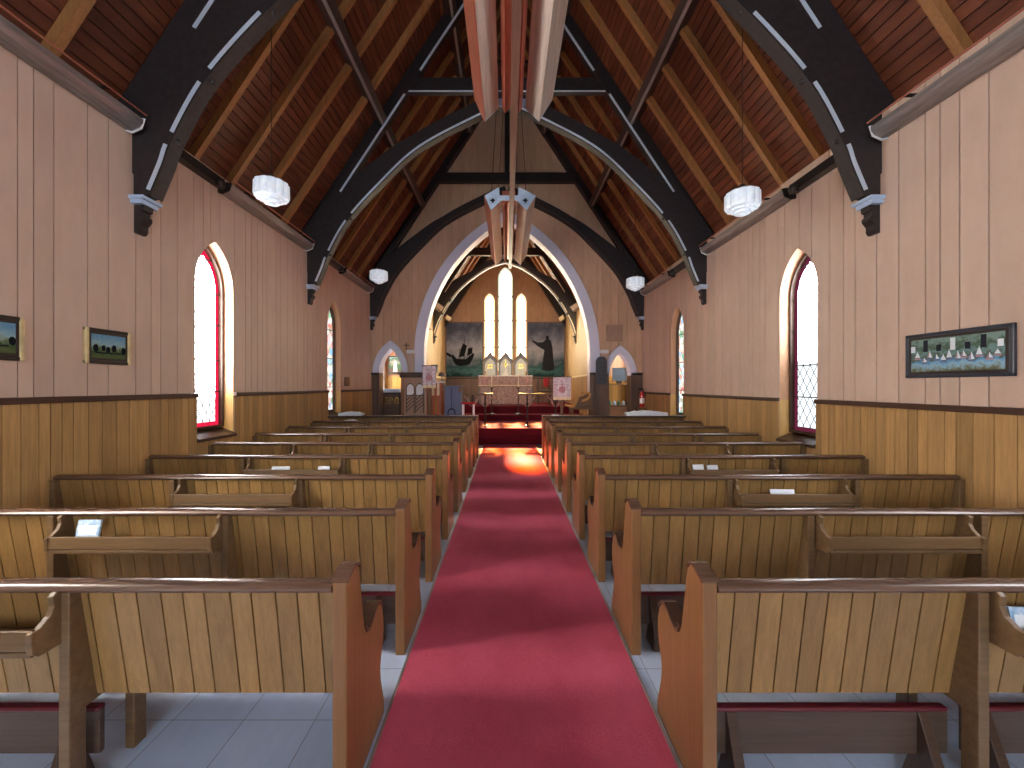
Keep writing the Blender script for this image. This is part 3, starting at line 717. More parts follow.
# ------------------------------------------------------------------ pews
ENDP=[(0,0),(0,.838),(.012,.846),(.078,.868),(.10,.866),(.122,.84),(.138,.79),(.152,.72),(.168,.64),(.185,.57),(.205,.533),(.235,.522),(.275,.532),(.315,.555),(.35,.568),(.385,.556),(.418,.52),(.438,.46),(.44,.41),(.425,.35),(.40,.30),(.39,.25),(.40,.19),(.425,.12),(.445,.06),(.448,0)]
def make_pew(s):
    root=thing('pew','x','pew',group='oak pews')
    xa=-.585 if s<0 else .715; xw=s*3.575; X=lambda d:xa+s*d
    def endpanel(x0,x1):
        mb=MB(); mb.prism(ENDP,'x',*sorted((x0,x1))); o=mb.build('end_panel','oak_end',root,bevel=.006)
        return o
    ep=endpanel(xa,X(.055))
    cap=ENDP[1:6]; a=cap; b=offset(cap,.008)
    mb=MB(); mb.band(a,b,'x',*sorted((xa-s*.004,X(.059)))); mb.build('cap_strip','oak_rail',ep)
    cap=ENDP[9:17]; mb=MB(); mb.band(cap,offset(cap,.012),'x',*sorted((xa-s*.004,X(.059)))); mb.build('cap_strip','oak_dark',ep)
    mb=MB(); mb.prism([(0,0),(0,.80),(.05,.80),(.11,.42),(.43,.42),(.40,.3),(.40,0)],'x',*sorted((xw,xw-s*.04))); mb.build('wall_end','oak_rack',root,bevel=.004)
    # backrest of upright tongued boards leaning back
    x0,x1=sorted((X(.055),xw-s*.04)); e,t=boards(x0,x1,300+s,.078,.098)
    yb=lambda z:.1-(z-.36)*(.065/.45)
    mb=MB(); panel(mb,x0,x1,.36,.815,[],lambda a,d,z:(a,yb(z)+d,z),e,t,gw=.003,gd=.019)
    panel(mb,x0,x1,.36,.815,[],lambda a,d,z:(a,yb(z)+.024,z),e,t)
    mb.add([(x0,yb(.36),.36),(x1,yb(.36),.36),(x1,yb(.36)+.024,.36),(x0,yb(.36)+.024,.36)],[(0,1,2,3)])
    mb.build('backrest','oak',root)
    mb=MB(); c=(.03,.815); pts=[(c[0]+.038*math.cos(q)*(1.05 if abs(math.cos(q))>.3 else 1),c[1]+.021*math.sin(q)) for q in [2*PI*i/14 for i in range(14)]]
    mb.prism(pts,'x',x0,x1); mb.build('top_rail','oak_rail',root,smooth=True)
    mb=MB(); mb.box(x0,x1,.10,.46,.415,.44); mb.build('seat','oak_rack',root,bevel=.006)
    mb=MB(); mb.box(x0,x1,.43,.45,.33,.415); mb.build('seat_rail','oak_rack',root)
    for xm in (1.62,2.62) if s<0 else (1.745,2.74):
        mb=MB(); mb.prism([(0,0),(0,.80),(.05,.80),(.11,.42),(.43,.42),(.41,.36),(.315,.34),(.315,0),(.255,0),(.255,.34),(.06,.34),(.06,0)],'x',*sorted((s*(xm-.02),s*(xm+.02)))); mb.build('support_board','oak_end' if False else 'oak_rack',root,bevel=.004)
    # book rack hung on the back
    r0,r1=(1.64,2.54) if s<0 else (1.785,2.63)
    rack=MB(); xs=sorted((s*r0,s*r1))
    rack.box(xs[0],xs[1],-.08,.06,.628,.642); rk=rack.build('book_rack','oak_rack',root,bevel=.003)
    mb=MB(); mb.prism([(-.09,.645),(-.078,.645),(-.07,.71),(-.084,.71)],'x',xs[0]-.005,xs[1]+.005); mb.box(xs[0]-.003,xs[1]+.003,-.088,-.07,.62,.64); mb.build('front_board','oak_rack',rk,bevel=.003)
    bp=[(.07,.615),(-.07,.615),(-.09,.635),(-.094,.705),(-.065,.712),(-.035,.735),(-.022,.765),(-.028,.80),(-.012,.812),(.04,.8)]
    for x in xs:
        mb=MB(); mb.prism(bp,'x',x-.011,x+.011); mb.build('bracket','oak_rack',rk,bevel=.003)
    return root
PY=[1.462+.83*k for k in range(8)]
ordn=['first','second','third','fourth','fifth','sixth','seventh','eighth']
extra=['cropped by the bottom edge','','','','','','','next to the front desk']
for s in (-1,1):
    p=make_pew(s)
    for k,y in enumerate(PY):
        o=p if k==0 else copy_tree(p)
        o.location=(0,y,fz(y))
        side='pulpit' if s<0 else 'hymn board'
        o['label']='oak pew on the %s side of the red carpet, %s counted from the camera'%(side,ordn[k])
# front desks (pew fronts) in the row next to the chancel
for s in (-1,1):
    y=8.1; z=fz(y); side='pulpit' if s<0 else 'hymn board'
    org=(s*2,y,z); root=thing('pew_desk','long dark-topped oak pew front before the chancel step, %s side'%side,'pew front',org,group='pew fronts')
    xa=-.585 if s<0 else .715; x0,x1=sorted((xa,s*3.575)); e,t=boards(x0,x1,400+s,.08,.1)
    mb=MB(); panel(mb,x0,x1,z+.1,z+.83,[],lambda a,d,zz:(a,y+.1+d,zz),e,t,gw=.003,gd=.019); panel(mb,x0,x1,z+.1,z+.83,[],lambda a,d,zz:(a,y+.125,zz)); mb.build('front_panel','oak',root,org)
    mb=MB(); mb.box(x0,x1,y-.12,y+.14,z+.83,z+.86); mb.build('desk_top','oak_dark',root,org,bevel=.006)
    for xx in (xa,s*3.575):
        mb=MB(); mb.box(*sorted((xx,xx+(s if xx==xa else -s)*.045)),y-.03,y+.13,z,z+.83); mb.build('end_post','oak_end',root,org,bevel=.004)
    mb=MB(); mb.box(x0,x1,y-.06,y+.1,z+.6,z+.615); mb.build('shelf_board','oak_rack',root,org)
# kneelers under the backs of the rear pews
def kneeler(xa,xb,row,label):
    y=PY[row]+.13; z=fz(y); org=((xa+xb)/2,y,z)
    root=thing('kneeler',label,'kneeler',org,group='pew kneelers')
    mb=MB(); mb.box(xa,xb,y-.036,y-.014,z+.125,z+.295); mb.build('front_board','kneel',root,org,bevel=.003)
    mb=MB(); mb.box(xa,xb,y-.042,y-.006,z+.288,z+.308); mb.build('padded_top','red_vinyl',root,org,bevel=.01)
    for x in (xa+.08,xb-.10):
        mb=MB(); mb.prism([(y-.014,z+.29),(y-.014,z+.15),(y+.03,z),(y-.10,z),(y-.11,z+.1),(y-.04,z+.29)],'x',x-.02,x+.02); mb.build('leg','oak_dark',root,org,bevel=.003)
    return root
kneeler(.79,1.715,0,'red-topped kneeler under the first hymn board side pew, beside the carpet')
kneeler(1.78,2.70,0,'red-topped kneeler under the first hymn board side pew, second from the carpet')
kneeler(-2.58,-1.585,0,'red-topped kneeler under the first pulpit side pew, away from the carpet')
for k in (1,2,3):
    kneeler(.79,1.715,k,'kneeler tucked under the %s pew from the camera, hymn board side'%ordn[k])
    kneeler(-1.58,-.66,k,'kneeler tucked under the %s pew from the camera, pulpit side'%ordn[k])

# ------------------------------------------------------------------ carpet
CY=9.72
mb=MB()
def sheet(x0,x1,y0,y1,h):
    mb.add([(x,y,fz(y)+z) for x in (x0,x1) for y in (y0,y1) for z in (0,h)],[(0,1,3,2),(4,6,7,5),(0,4,5,1),(2,3,7,6),(1,5,7,3),(0,2,6,4)])
sheet(-.555,.69,Y0+.05,CY,.014)
carp=mb.build('carpet_runner','carpet'); tag(carp,'long crimson carpet runner down the aisle between the pews','carpet')
for x in (-.568,.69):
    mb=MB(); sheet(x,x+.013,Y0+.05,CY,.016); mb.build('edging_strip','metal',carp)
# chancel platform and steps (red carpeted)
def steps(name,boxes,mat):
    mb=MB()
    for b in boxes: mb.box(*b)
    return tag(mb.build(name,mat,bevel=.012),kind='structure')
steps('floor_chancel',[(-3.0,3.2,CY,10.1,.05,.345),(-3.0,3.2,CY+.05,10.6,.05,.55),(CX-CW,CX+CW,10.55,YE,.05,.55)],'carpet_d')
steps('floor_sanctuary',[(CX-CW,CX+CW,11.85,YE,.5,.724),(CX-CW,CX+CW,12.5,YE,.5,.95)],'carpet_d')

# ------------------------------------------------------------------ pictures
def picture(s,y0,y1,z0,z1,label,art,gild,name='framed_picture',fw=.03):
    c=(s*(W-.0),(y0+y1)/2,z0); root=thing(name,label,'picture',c,-s*PI/2+PI)
    # local x runs along the wall, local -y faces the room after rotation
    root.rotation_euler=(0,0,PI/2 if s<0 else -PI/2)
    w=(y1-y0)/2; h=z1-z0; D=.028
    mats=('frame_b' if gild else 'frame_s')
    for (a,b,c_,d,m) in ((-w,w,h-fw,h,mats),(-w,w,0,fw,mats),(-w,-w+fw,0,h,'gold' if gild else mats),(w-fw,w,0,h,'gold' if gild else mats)):
        mb=MB(); mb.box(a,b,-D-(.004 if m=='gold' else 0),0,c_,d); mb.build('frame_side',m,root,bevel=.006)
    mb=MB(); mb.box(-w+fw,w-fw,-D*.8,0,fw,h-fw); i=mb.build('frame_slip','frame_b',root)
    mb=MB(); f2=fw+.022; mb.box(-w+f2,w-f2,-D*.86,-D*.5,f2,h-f2); p=mb.build('painting',art,root)
    mb=MB(); rnd=random.Random(int(y0*100))
    zz=-D*.87
    if art=='field_art':
        for k in range(5):
            x=-w*.5+k*w*.27+rnd.uniform(-.02,.02); r=rnd.uniform(.015,.03); zb=h*.42+rnd.uniform(-.02,.02)
            mb.prism([(x+r*math.cos(q)*.8,zb+r*1.2*math.sin(q)) for q in [2*PI*i/9 for i in range(9)]],'y',zz-.001,zz+.002)
        mb.box(-w*.6,w*.55,zz-.001,zz+.002,h*.30,h*.33)
    else:
        for k in range(12):
            x=-w+f2+.05+k*(2*w-2*f2-.1)/11+rnd.uniform(-.01,.01); q=h*.34+rnd.uniform(-.02,.03); hh=rnd.uniform(.035,.07)
            mb.prism([(x-.026,q+.012),(x-.018,q),(x+.02,q),(x+.028,q+.014)],'y',zz-.001,zz+.002,rnd.choice((0,1,3)))
            mb.prism([(x-.002,q+.018),(x+.022,q+.018),(x,q+.018+hh)],'y',zz-.0015,zz+.002,2)
            mb.prism([(x-.004,q+.018),(x-.018,q+.018),(x-.003,q+.018+hh*.8)],'y',zz-.0015,zz+.002,rnd.choice((1,2,3)))
        for k in range(7):
            x=-w*.82+k*w*.27; mb.box(x-.018,x+.018,zz-.001,zz+.002,h*.58,h*(.72+.12*(k%2)),0 if k%3 else 2)
    mb.build('painted_motif','mural_dark' if art=='field_art' else ['mural_mid','blue','paper','crest'],p)
    return root
picture(-1,3.39,3.80,1.775,2.085,'small landscape picture in dark frame with gilded sides, beside the red-bordered lancet','field_art',True)
picture(-1,2.55,2.963,1.765,2.085,'small picture with gilded frame side, cut off by the photo edge','field_art',True)
picture(1,2.82,3.59,1.65,2.03,'long blue-green picture in slate frame on the hymn board side wall','harbour_art',False)
# small things on the side walls
mb=MB(); mb.box(0,.015,-.13,.13,-.1,.1,0); mb.box(.015,.02,-.10,.10,-.075,.075,1); pl=mb.build('wall_plaque',['frame_b','oak_rack'],bevel=.003); pl.location=(-W,8.98,1.68)
tag(pl,'small brown framed plaque on the wall past the pictorial lancet','plaque')
pl.name='framed_plaque'

# ------------------------------------------------------------------ east end paintings
def mural(x0,x1,label,ship):
    z0,z1=1.90,4.08; org=((x0+x1)/2,YE-.03,z0); w=(x1-x0)/2; h=z1-z0
    root=thing('mural_panel',label,'painting',org)
    mb=MB(); mb.box(-w,w,-.02,.02,0,h); p=mb.build('canvas','mural_sea',root)
    for a,b,c,d in ((-w,w,0,.04),(-w,w,h-.04,h),(-w,-w+.03,0,h),(w-.03,w,0,h)):
        mb=MB(); mb.box(a,b,-.03,.0,c,d); mb.build('frame_side','wains_d',root)
    mb=MB(); zz=(-.024,-.018)
    if ship:
        hull=[(-.42,.62),(-.5,.82),(-.46,.92),(-.3,.74),(.05,.72),(.22,.86),(.34,.98),(.38,.9),(.32,.72),(.2,.52),(-.15,.45),(-.35,.52)]
        mb.prism(hull,'y',*zz)
        for x,t in ((-.22,1.15),(-.02,1.62),(.18,1.25)): mb.prism([(x-.015,.6),(x+.015,.6),(x+.05,t),(x+.035,t)],'y',*zz)
        mb.prism([(-.2,.8),(.0,.85),(.1,1.25),(-.05,1.35),(-.15,1.1)],'y',*zz)
        mb.prism([(.1,.85),(.3,.95),(.32,1.18),(.14,1.15)],'y',*zz)
        mb.prism([(-.5,.78),(-.72,.9),(-.7,1.0),(-.5,.9)],'y',*zz)
    else:
        body=[(-.2,.3),(-.17,.7),(-.1,1.1),(-.14,1.3),(-.36,1.36),(-.58,1.46),(-.6,1.42),(-.38,1.26),(-.16,1.16),(-.12,1.45),(-.06,1.5),(-.07,1.6),(0,1.66),(.07,1.6),(.06,1.5),(.14,1.44),(.2,1.15),(.24,.7),(.28,.32),(.05,.26)]
        body=[(-.2,.3),(-.17,.75),(-.12,1.08),(-.36,1.22),(-.6,1.42),(-.58,1.47),(-.36,1.37),(-.14,1.40),(-.06,1.5),(-.07,1.6),(0,1.66),(.07,1.6),(.06,1.5),(.15,1.43),(.2,1.15),(.24,.7),(.28,.32),(.05,.26)]
        mb.prism([(x+.05,z) for x,z in body],'y',*zz)
    mb.build('painted_ship' if ship else 'painted_figure','mural_dark' if ship else 'mural_mid',root)
mural(CX-CW+.03,-.93,'large stormy sea painting with dark sailing ship, beside the east window',True)
mural(.80,CX+CW-.03,'large stormy sea painting with robed figure stretching out an arm',False)

# ------------------------------------------------------------------ altar and reredos
AY=13.4; AZ=.95; AX=-.05
root=thing('altar','altar covered in pinkish brocade frontal, on the red sanctuary step','altar',(AX,AY,AZ)); org=(AX,AY,AZ)
mb=MB(); mb.box(AX-.82,AX+.82,AY,AY+.6,AZ,AZ+.93); mb.build('altar_body','oak_dark',root,org)
mb=MB(); mb.box(AX-.9,AX+.9,AY-.05,AY+.65,AZ+.93,AZ+.98); mb.build('top_cloth','white',root,org,bevel=.01)
mb=MB(); n=60; xs=[AX-.9+1.8*i/n for i in range(n+1)]
lo=[(x,AY-.055-.008*math.sin(i*1.9)) for i,x in enumerate(xs)]; hi=[(p[0],p[1]+.015) for p in lo]
mb.band(lo,hi,'z',AZ+.66,AZ+.955); sf=mb.build('superfrontal','greycloth',root,org)
mb=MB(); mb.band([(p[0],p[1]-.004) for p in lo],hi,'z',AZ+.635,AZ+.665); mb.build('fringe','fringe',sf,org)
mb=MB(); lo=[(AX-.84+1.68*i/n,AY-.022-.006*math.sin(i*1.3)) for i in range(n+1)]; mb.band(lo,[(p[0],p[1]+.02) for p in lo],'z',AZ+.02,AZ+.66); mb.build('frontal','greycloth',root,org)
for x in (-.70,.70):
    mb=MB(); mb.box(AX+x-.03,AX+x+.03,AY-.075,AY-.065,AZ+.66,AZ+.93); mb.build('stole_band','crest',root,org)
RY=14.2; rz=1.90
root=thing('reredos','three pale grey gabled reredos panels with gold crosses, standing behind the altar','reredos',(AX,RY,.95)); org=(AX,RY,.95)
mb=MB(); mb.box(AX-.95,AX+.95,RY,RY+.12,.95,rz+.05); mb.build('plinth','rered_d',root,org)
for i,x in enumerate((-.55,0,.54)):
    px=AX+x; hw=.25; g=rz
    gab=[(px-hw,g),(px-hw,g+.52),(px,g+.86),(px+hw,g+.52),(px+hw,g)]
    mb=MB(); mb.prism(gab,'y',RY,RY+.1); pn=mb.build('gabled_panel','rered_d',root,org,bevel=.006)
    a=Arch(px,.19,g+.06,g+.36,.30); mb=MB(); mb.prism(a.outline(),'y',RY-.02,RY+.01); fc=mb.build('arched_face','rered',pn,org)
    mb=MB(); cz=g+.38; r=.10
    if i==1:
        mb.box(px-.02,px+.02,RY-.035,RY-.018,g+.12,g+.62); mb.box(px-.09,px+.09,RY-.035,RY-.018,g+.42,g+.46)
    else:
        for k in range(4):
            q=PI/4+k*PI/2; mb.lathe([(0,-.01),(.042,-.01),(.042,.01),(0,.01)],(px+.07*math.cos(q),cz+.07*math.sin(q),0),14)
        mb.v=[(v[0],RY-.027+v[2],v[1]) for v in mb.v]
    mb.build('gold_cross' if i==1 else 'gold_quatrefoil','brass',pn,org)
    mb=MB(); mb.lathe([(.02,0),(.025,.03),(.008,.05),(0,.13)],(px,RY+.05,g+.85),10); mb.build('finial','rered_d',pn,org)
    for e in (-1,1):
        mb=MB(); mb.prism([(px+e*hw*1.08,g+.5),(px,g+.84),(px,g+.90),(px+e*hw*1.08,g+.56)],'y',RY-.03,RY+.11); mb.build('gable_moulding','wains_d',pn,org)
mb=MB(); mb.lathe([(.10,0),(.085,.05),(.04,.2),(.01,.27),(0,.28)],n=16); v=mb.build('chalice_veil','white',None,smooth=True); v.location=(AX,13.7,AZ+.98); tag(v,'small white cone-shaped veil standing in the middle of the altar','veil')
def candlestick(x,y,z,h,label,group):
    root=thing('candlestick',label,'candlestick',(x,y,z),group=group)
    mb=MB(); mb.lathe([(.05,0),(.05,.015),(.02,.03),(.015,.1),(.025,.12),(.03,.14),(.012,.15)],n=16); mb.build('holder','brass',root,smooth=True)
    mb=MB(); mb.lathe([(.016,.14),(.016,h),(.004,h+.005)],n=12); mb.build('candle','wax',root,smooth=True)
candlestick(AX-.68,13.75,AZ+.98,.42,'white altar candle at the end towards the ship painting','altar candles')
candlestick(AX+.70,13.75,AZ+.98,.42,'white altar candle at the end towards the robed figure painting','altar candles')
for x,l in ((-.46,'thin dark floor torch with white candle, altar end nearer the blue cabinet'),(.34,'thin dark floor torch with white candle, altar end nearer the standing banner')):
    root=thing('torch_stand',l,'candle stand',(x,12.0,.724),group='processional torches')
    mb=MB(); mb.lathe([(.12,0),(.12,.02),(.03,.05),(.014,.08),(.012,.75),(.03,.78),(.03,.82)],n=14); mb.build('stand','black',root,smooth=True)
    mb=MB(); mb.lathe([(.016,.8),(.016,1.2),(0,1.205)],n=10); mb.build('candle','wax',root,smooth=True)

# ------------------------------------------------------------------ altar rails
def altar_rail(x0,x1,xp,label):
    y=10.3; z=.55; org=((x0+x1)/2,y,z); root=thing('altar_rail',label,'altar rail',org,group='altar rails')
    mb=MB(); mb.box(x0,x1,y-.09,y+.09,z+.80,z+.845); mb.build('top_rail','oak_rack',root,org,bevel=.01)
    for px in (xp,(x0 if xp>0 else x0+.12) if False else (x1-.3 if xp>0 else x0+.24)):
        mb=MB(); mb.lathe([(.07,0),(.07,.015),(.025,.03),(.022,.2),(.035,.23),(.022,.26),(.02,.55),(.035,.58),(.02,.6),(.02,.8)],(px,y,z),14); po=mb.build('iron_post','black',root,org,smooth=True)
        for e in (-1,1):
            pts=[(px+e*.02,y,z+.5),(px+e*.07,y,z+.56),(px+e*.13,y,z+.68),(px+e*.19,y,z+.74),(px+e*.20,y,z+.79)]
            mb=MB(); mb.tube(pts,.016,8); mb.tube([(px+e*.07,y,z+.60),(px+e*.11,y,z+.74),(px+e*.06,y,z+.79)],.012,8); mb.build('scroll_bracket','metal',po,org,smooth=True)
altar_rail(-1.13,-.36,-.56,'wooden altar rail on black iron posts, beside the blue cabinet')
altar_rail(.30,1.55,.52,'wooden altar rail on black iron posts, beside the standing banner')

# ------------------------------------------------------------------ chancel furniture, pulpit side
root=thing('pulpit','brown panelled pulpit with two white arched panels and dark cornice','pulpit',(-2.32,10.1,.55)); org=(-2.32,10.1,.55)
x0,x1,y0,y1,zb,zt=-2.56,-2.0,9.95,10.45,.55,1.86
mb=MB(); mb.prism([(x0,y0),(x1,y0),(x1,y1),(x0-.12,y1),(x0-.12,y0+.15)],'z',zb,zt); mb.build('body','pulpit',root,org,bevel=.008)
mb=MB(); mb.prism([(x0-.06,y0-.06),(x1+.05,y0-.06),(x1+.05,y1),(x0-.18,y1),(x0-.18,y0+.12)],'z',zt,zt+.06); mb.prism([(x0-.03,y0-.03),(x1+.03,y0-.03),(x1+.03,y1),(x0-.15,y1),(x0-.15,y0+.12)],'z',zt-.07,zt); mb.build('cornice','oak_dark',root,org,bevel=.006)
for x in (-2.40,-2.17):
    a=Arch(x,.088,1.36,1.52,.11); mb=MB(); mb.prism(a.outline(),'y',y0-.012,y0+.01); mb.build('arched_panel','white',root,org)
    mb=MB(); mb.band(a.outline(),Arch(x,.105,1.34,1.52,.135).outline(),'y',y0-.022,y0+.01,closed=True)
    for k in range(4):
        z=.95+k*.09; mb.prism([(x-.09,z),(x+.09,z+.16),(x+.09,z+.185),(x-.09,z+.025)],'y',y0-.015,y0+.005)
    mb.box(x-.105,x-.088,y0-.018,y0+.01,.9,1.34); mb.box(x+.088,x+.105,y0-.018,y0+.01,.9,1.34); mb.build('tracery','oak_dark',root,org)
mb=MB(); mb.prism([(10.1,1.92),(10.5,1.92),(10.45,2.13),(10.4,2.13)],'x',-1.98,-1.80); bk=mb.build('music_stand','black',None); tag(bk,'black sloping book stand on top of the pulpit','book stand')
mb=MB(); mb.box(-2.655,-2.635,10.5,10.52,2.53,2.72); mb.box(-2.72,-2.57,10.5,10.52,2.64,2.66); cr=mb.build('wooden_cross','oak_dark',None); tag(cr,'small dark cross on the white-capped pilaster above the pulpit','cross')
cr.location.z=.0

def banner(x0,x1,zt,zb,y,label,pole,zf):
    cx=(x0+x1)/2; org=(cx,y,zf); root=thing('hanging_banner',label,'banner',org,group='pale floral banners')
    n=24; lo=[(x0+(x1-x0)*i/n,y-.01*math.sin(i*.8)) for i in range(n+1)]; hi=[(p[0],p[1]+.012) for p in lo]
    mb=MB(); mb.band(lo,hi,'z',zb,zt); cl=mb.build('cloth','bannerc',root,org,smooth=True)
    mb=MB(); mb.band([(p[0],p[1]-.004) for p in lo],hi,'z',zb-.07,zb+.005); mb.build('fringe','fringe',cl,org)
    mb=MB(); h=zt-zb; cz=zb+h*.38; r=h*.17
    mb.prism([(cx+r*math.cos(q)*(1+.12*math.cos(8*q)),cz+r*math.sin(q)*(1+.12*math.cos(8*q))) for q in [2*PI*i/36 for i in range(36)]],'y',y-.022,y-.012)
    mb.box(cx-.008,cx+.008,y-.022,y-.012,cz+r,zt-.08); mb.box(cx-.05,cx+.05,y-.022,y-.012,zt-.2,zt-.184); mb.build('emblem','crest',cl,org)
    mb=MB(); mb.tube([(x0-.02,y+.03,zt+.005),(x1+.02,y+.03,zt+.005)],.012,8); mb.build('crossbar','oak_dark',root,org)
    mb=MB(); mb.box(cx-.028,cx+.028,y+.03,y+.085,zf,zt); mb.box(cx-.15,cx+.15,y-.04,y+.11,zf,zf+.03); mb.build('stand_pole','oak_rack',root,org)
    return root
banner(-2.07,-1.74,2.07,1.60,9.80,'pale banner with red emblem and cream fringe, hanging before the pulpit',0,.55)
for x in (-1.92,-1.80):
    pass
banner(1.16,1.61,1.80,1.30,10.05,'pale floral banner with cream fringe on a wooden pole, near the clergy bench',1,.55)

root=thing('prayer_desk','red-orange wooden prayer desk with ribbons, between the pulpit and blue cabinet','desk',(-1.72,10.25,.55)); org=(-1.72,10.25,.55)
mb=MB(); mb.box(-1.94,-1.66,10.15,10.55,.55,1.66); mb.build('body','orange',root,org,bevel=.006)
mb=MB(); mb.box(-1.94,-1.62,10.1,10.56,1.66,1.70); mb.build('desk_top','white',root,org)
for x in (-1.9,-1.80,-1.70):
    mb=MB(); mb.box(x-.012,x+.012,10.135,10.152,.8,1.3); mb.build('panel_strip','oak_rack' if x!=-1.80 else 'brass',root,org)
for x in (-1.87,-1.74):
    mb=MB(); mb.box(x-.03,x+.03,10.10,10.135,1.34,1.66); mb.build('ribbon','fringe',root,org)
mb=MB(); mb.box(-1.92,-1.68,10.14,10.152,.72,.78); mb.build('lower_panel','redpaint',root,org)

root=thing('blue_cabinet','blue-grey painted cabinet with arched panel, behind the front pew desk','cabinet',(-1.38,10.2,.55)); org=(-1.38,10.2,.55)
mb=MB(); mb.box(-1.58,-1.16,10.1,10.55,.55,1.56); mb.build('body','blue',root,org,bevel=.008)
mb=MB(); mb.box(-1.6,-1.14,10.08,10.57,1.56,1.59); mb.build('top','blue',root,org,bevel=.005)
a=Arch(-1.40,.10,.7,.92,.1); mb=MB(); mb.band(a.outline(),a.shrink(.025,.0).outline(),'y',10.085,10.102); mb.box(-1.405,-1.395,10.09,10.102,1.02,1.55); mb.build('arched_panel','mural_mid',root,org)
mb=MB(); mb.box(-1.22,-1.16,10.08,10.12,1.42,1.56); mb.build('corner_clip','oak_rack',root,org)
root=thing('desk_lamp','small silver lamp on the far end of the prayer desk','lamp',(-1.70,10.42,1.70)); org=(-1.70,10.42,1.70)
mb=MB(); mb.lathe([(.06,0),(.06,.015),(.015,.03),(.012,.15)],(-1.70,10.42,1.70),14); mb.build('base','metal',root,org,smooth=True)
mb=MB(); mb.lathe([(.03,.24),(.07,.22),(.1,.13),(.095,.13),(.06,.21),(.02,.23)],(-1.70,10.42,1.70),18); mb.build('lamp_shade','metal',root,org,smooth=True)
root=thing('kneeling_stool','low red-topped stool with white legs beside the blue cabinet','stool',(-.96,9.95,.55)); org=(-.96,9.95,.55)
mb=MB(); mb.box(-1.12,-.80,9.85,10.08,1.13,1.18); mb.build('seat','redcloth',root,org,bevel=.01)
for x in (-1.09,-.83):
    for y in (9.88,10.05):
        mb=MB(); mb.box(x-.018,x+.018,y-.018,y+.018,.55,1.13); mb.build('leg','white',root,org)

# ------------------------------------------------------------------ chancel furniture, hymn board side
root=thing('hymn_board','tall dark hymn board with rounded ends on the chancel arch pier','hymn board',(2.47,10.48,1.6)); org=(2.47,10.48,1.6)
hb=[(.0,0),(.09,0),(.13,.05),(.145,.1),(.145,.62),(.12,.68),(.06,.73)]
pts=[(2.47+x,1.62+z) for x,z in hb]+[(2.47-x,1.62+z) for x,z in hb[::-1] if x>0]
mb=MB(); mb.prism(pts,'y',10.45,10.49); mb.build('board','frame_s',root,org,bevel=.006)
for k in range(5):
    mb=MB(); mb.box(2.37,2.57,10.44,10.452,1.76+k*.1,1.772+k*.1); mb.build('number_rail','black',root,org)
root=thing('clergy_bench','carved wooden clergy bench with scrolled arm, before the chancel pier','bench',(1.9,10.3,.55)); org=(1.9,10.3,.55)
mb=MB(); mb.box(1.62,2.2,10.15,10.5,.98,1.02); mb.build('seat','oak_rack',root,org,bevel=.006)
mb=MB(); mb.prism([(1.75,.98),(1.95,1.40),(2.2,1.44),(2.22,.98)],'y',10.45,10.49); mb.build('back','oak_rack',root,org,bevel=.006)
for y in (10.15,10.48):
    pts=smoothline([(1.52,1.10),(1.66,1.06),(1.74,1.14),(1.80,1.30),(1.93,1.36),(2.03,1.42),(2.10,1.34),(2.02,1.24),(1.9,1.2)],4)
    mb=MB(); mb.tube([(p[0],y,p[1]) for p in pts],.03,10); mb.build('scroll_arm','reveal_wood',root,org,smooth=True)
for x in (1.66,2.16):
    for y in (10.18,10.46):
        mb=MB(); mb.lathe([(.03,0),(.022,.1),(.035,.25),(.03,.43)],(x,y,.55),10); mb.build('leg','oak_rack',root,org,smooth=True)
root=thing('red_chair','small dark chair with red back against the east wainscot','chair',(1.30,13.9,.95)); org=(1.30,13.9,.95)
mb=MB(); mb.box(1.05,1.5,13.7,14.1,1.38,1.43); mb.build('seat','oak_dark',root,org,bevel=.01)
mb=MB(); mb.box(1.28,1.52,14.06,14.1,1.55,1.85); mb.build('backrest','redcloth',root,org,bevel=.01)
for x in (1.08,1.47):
    for y in (13.73,14.07):
        mb=MB(); mb.box(x-.02,x+.02,y-.02,y+.02,.95,1.38 if y<14 else 1.85); mb.build('leg','oak_dark',root,org)
    mb=MB(); mb.box(x-.02,x+.02,13.7,14.08,1.6,1.63); mb.build('armrest','oak_dark',root,org)
# floodlights at the chancel eaves
for x,y,z,rz,l in ((-1.98,11.6,3.86,.5,'boxy white floodlight high inside the chancel arch, pulpit side'),(1.98,11.6,3.86,-.5,'boxy white floodlight high inside the chancel arch, hymn board side'),
                   (-2.2,14.9,4.1,.5,'small boxy floodlight at the top corner of the ship painting'),(2.05,14.9,4.1,-.5,'small boxy floodlight at the top corner of the figure painting')):
    root=thing('floodlight',l,'floodlight',(x,y,z),rz,group='chancel floodlights')
    mb=MB(); mb.prism([(-.1,-.09),(.1,-.09),(.13,.09),(-.13,.09)],'y',-.06,.06); b=mb.build('housing','metal',root,bevel=.008); b.rotation_euler=(0,rz,0)
    mb=MB(); mb.box(-.10,.10,-.068,-.06,-.07,.07); g=mb.build('lamp_glass','fringe',root); g.rotation_euler=(0,rz,0)
    mb=MB(); mb.box(-.015,.015,-.02,.02,.06,.12); e=(-1 if x<0 else 1); mb.box(*sorted((0,(CX+e*CW)-x)),-.015,.015,.10,.13); mb.build('bracket','metal_d',root)

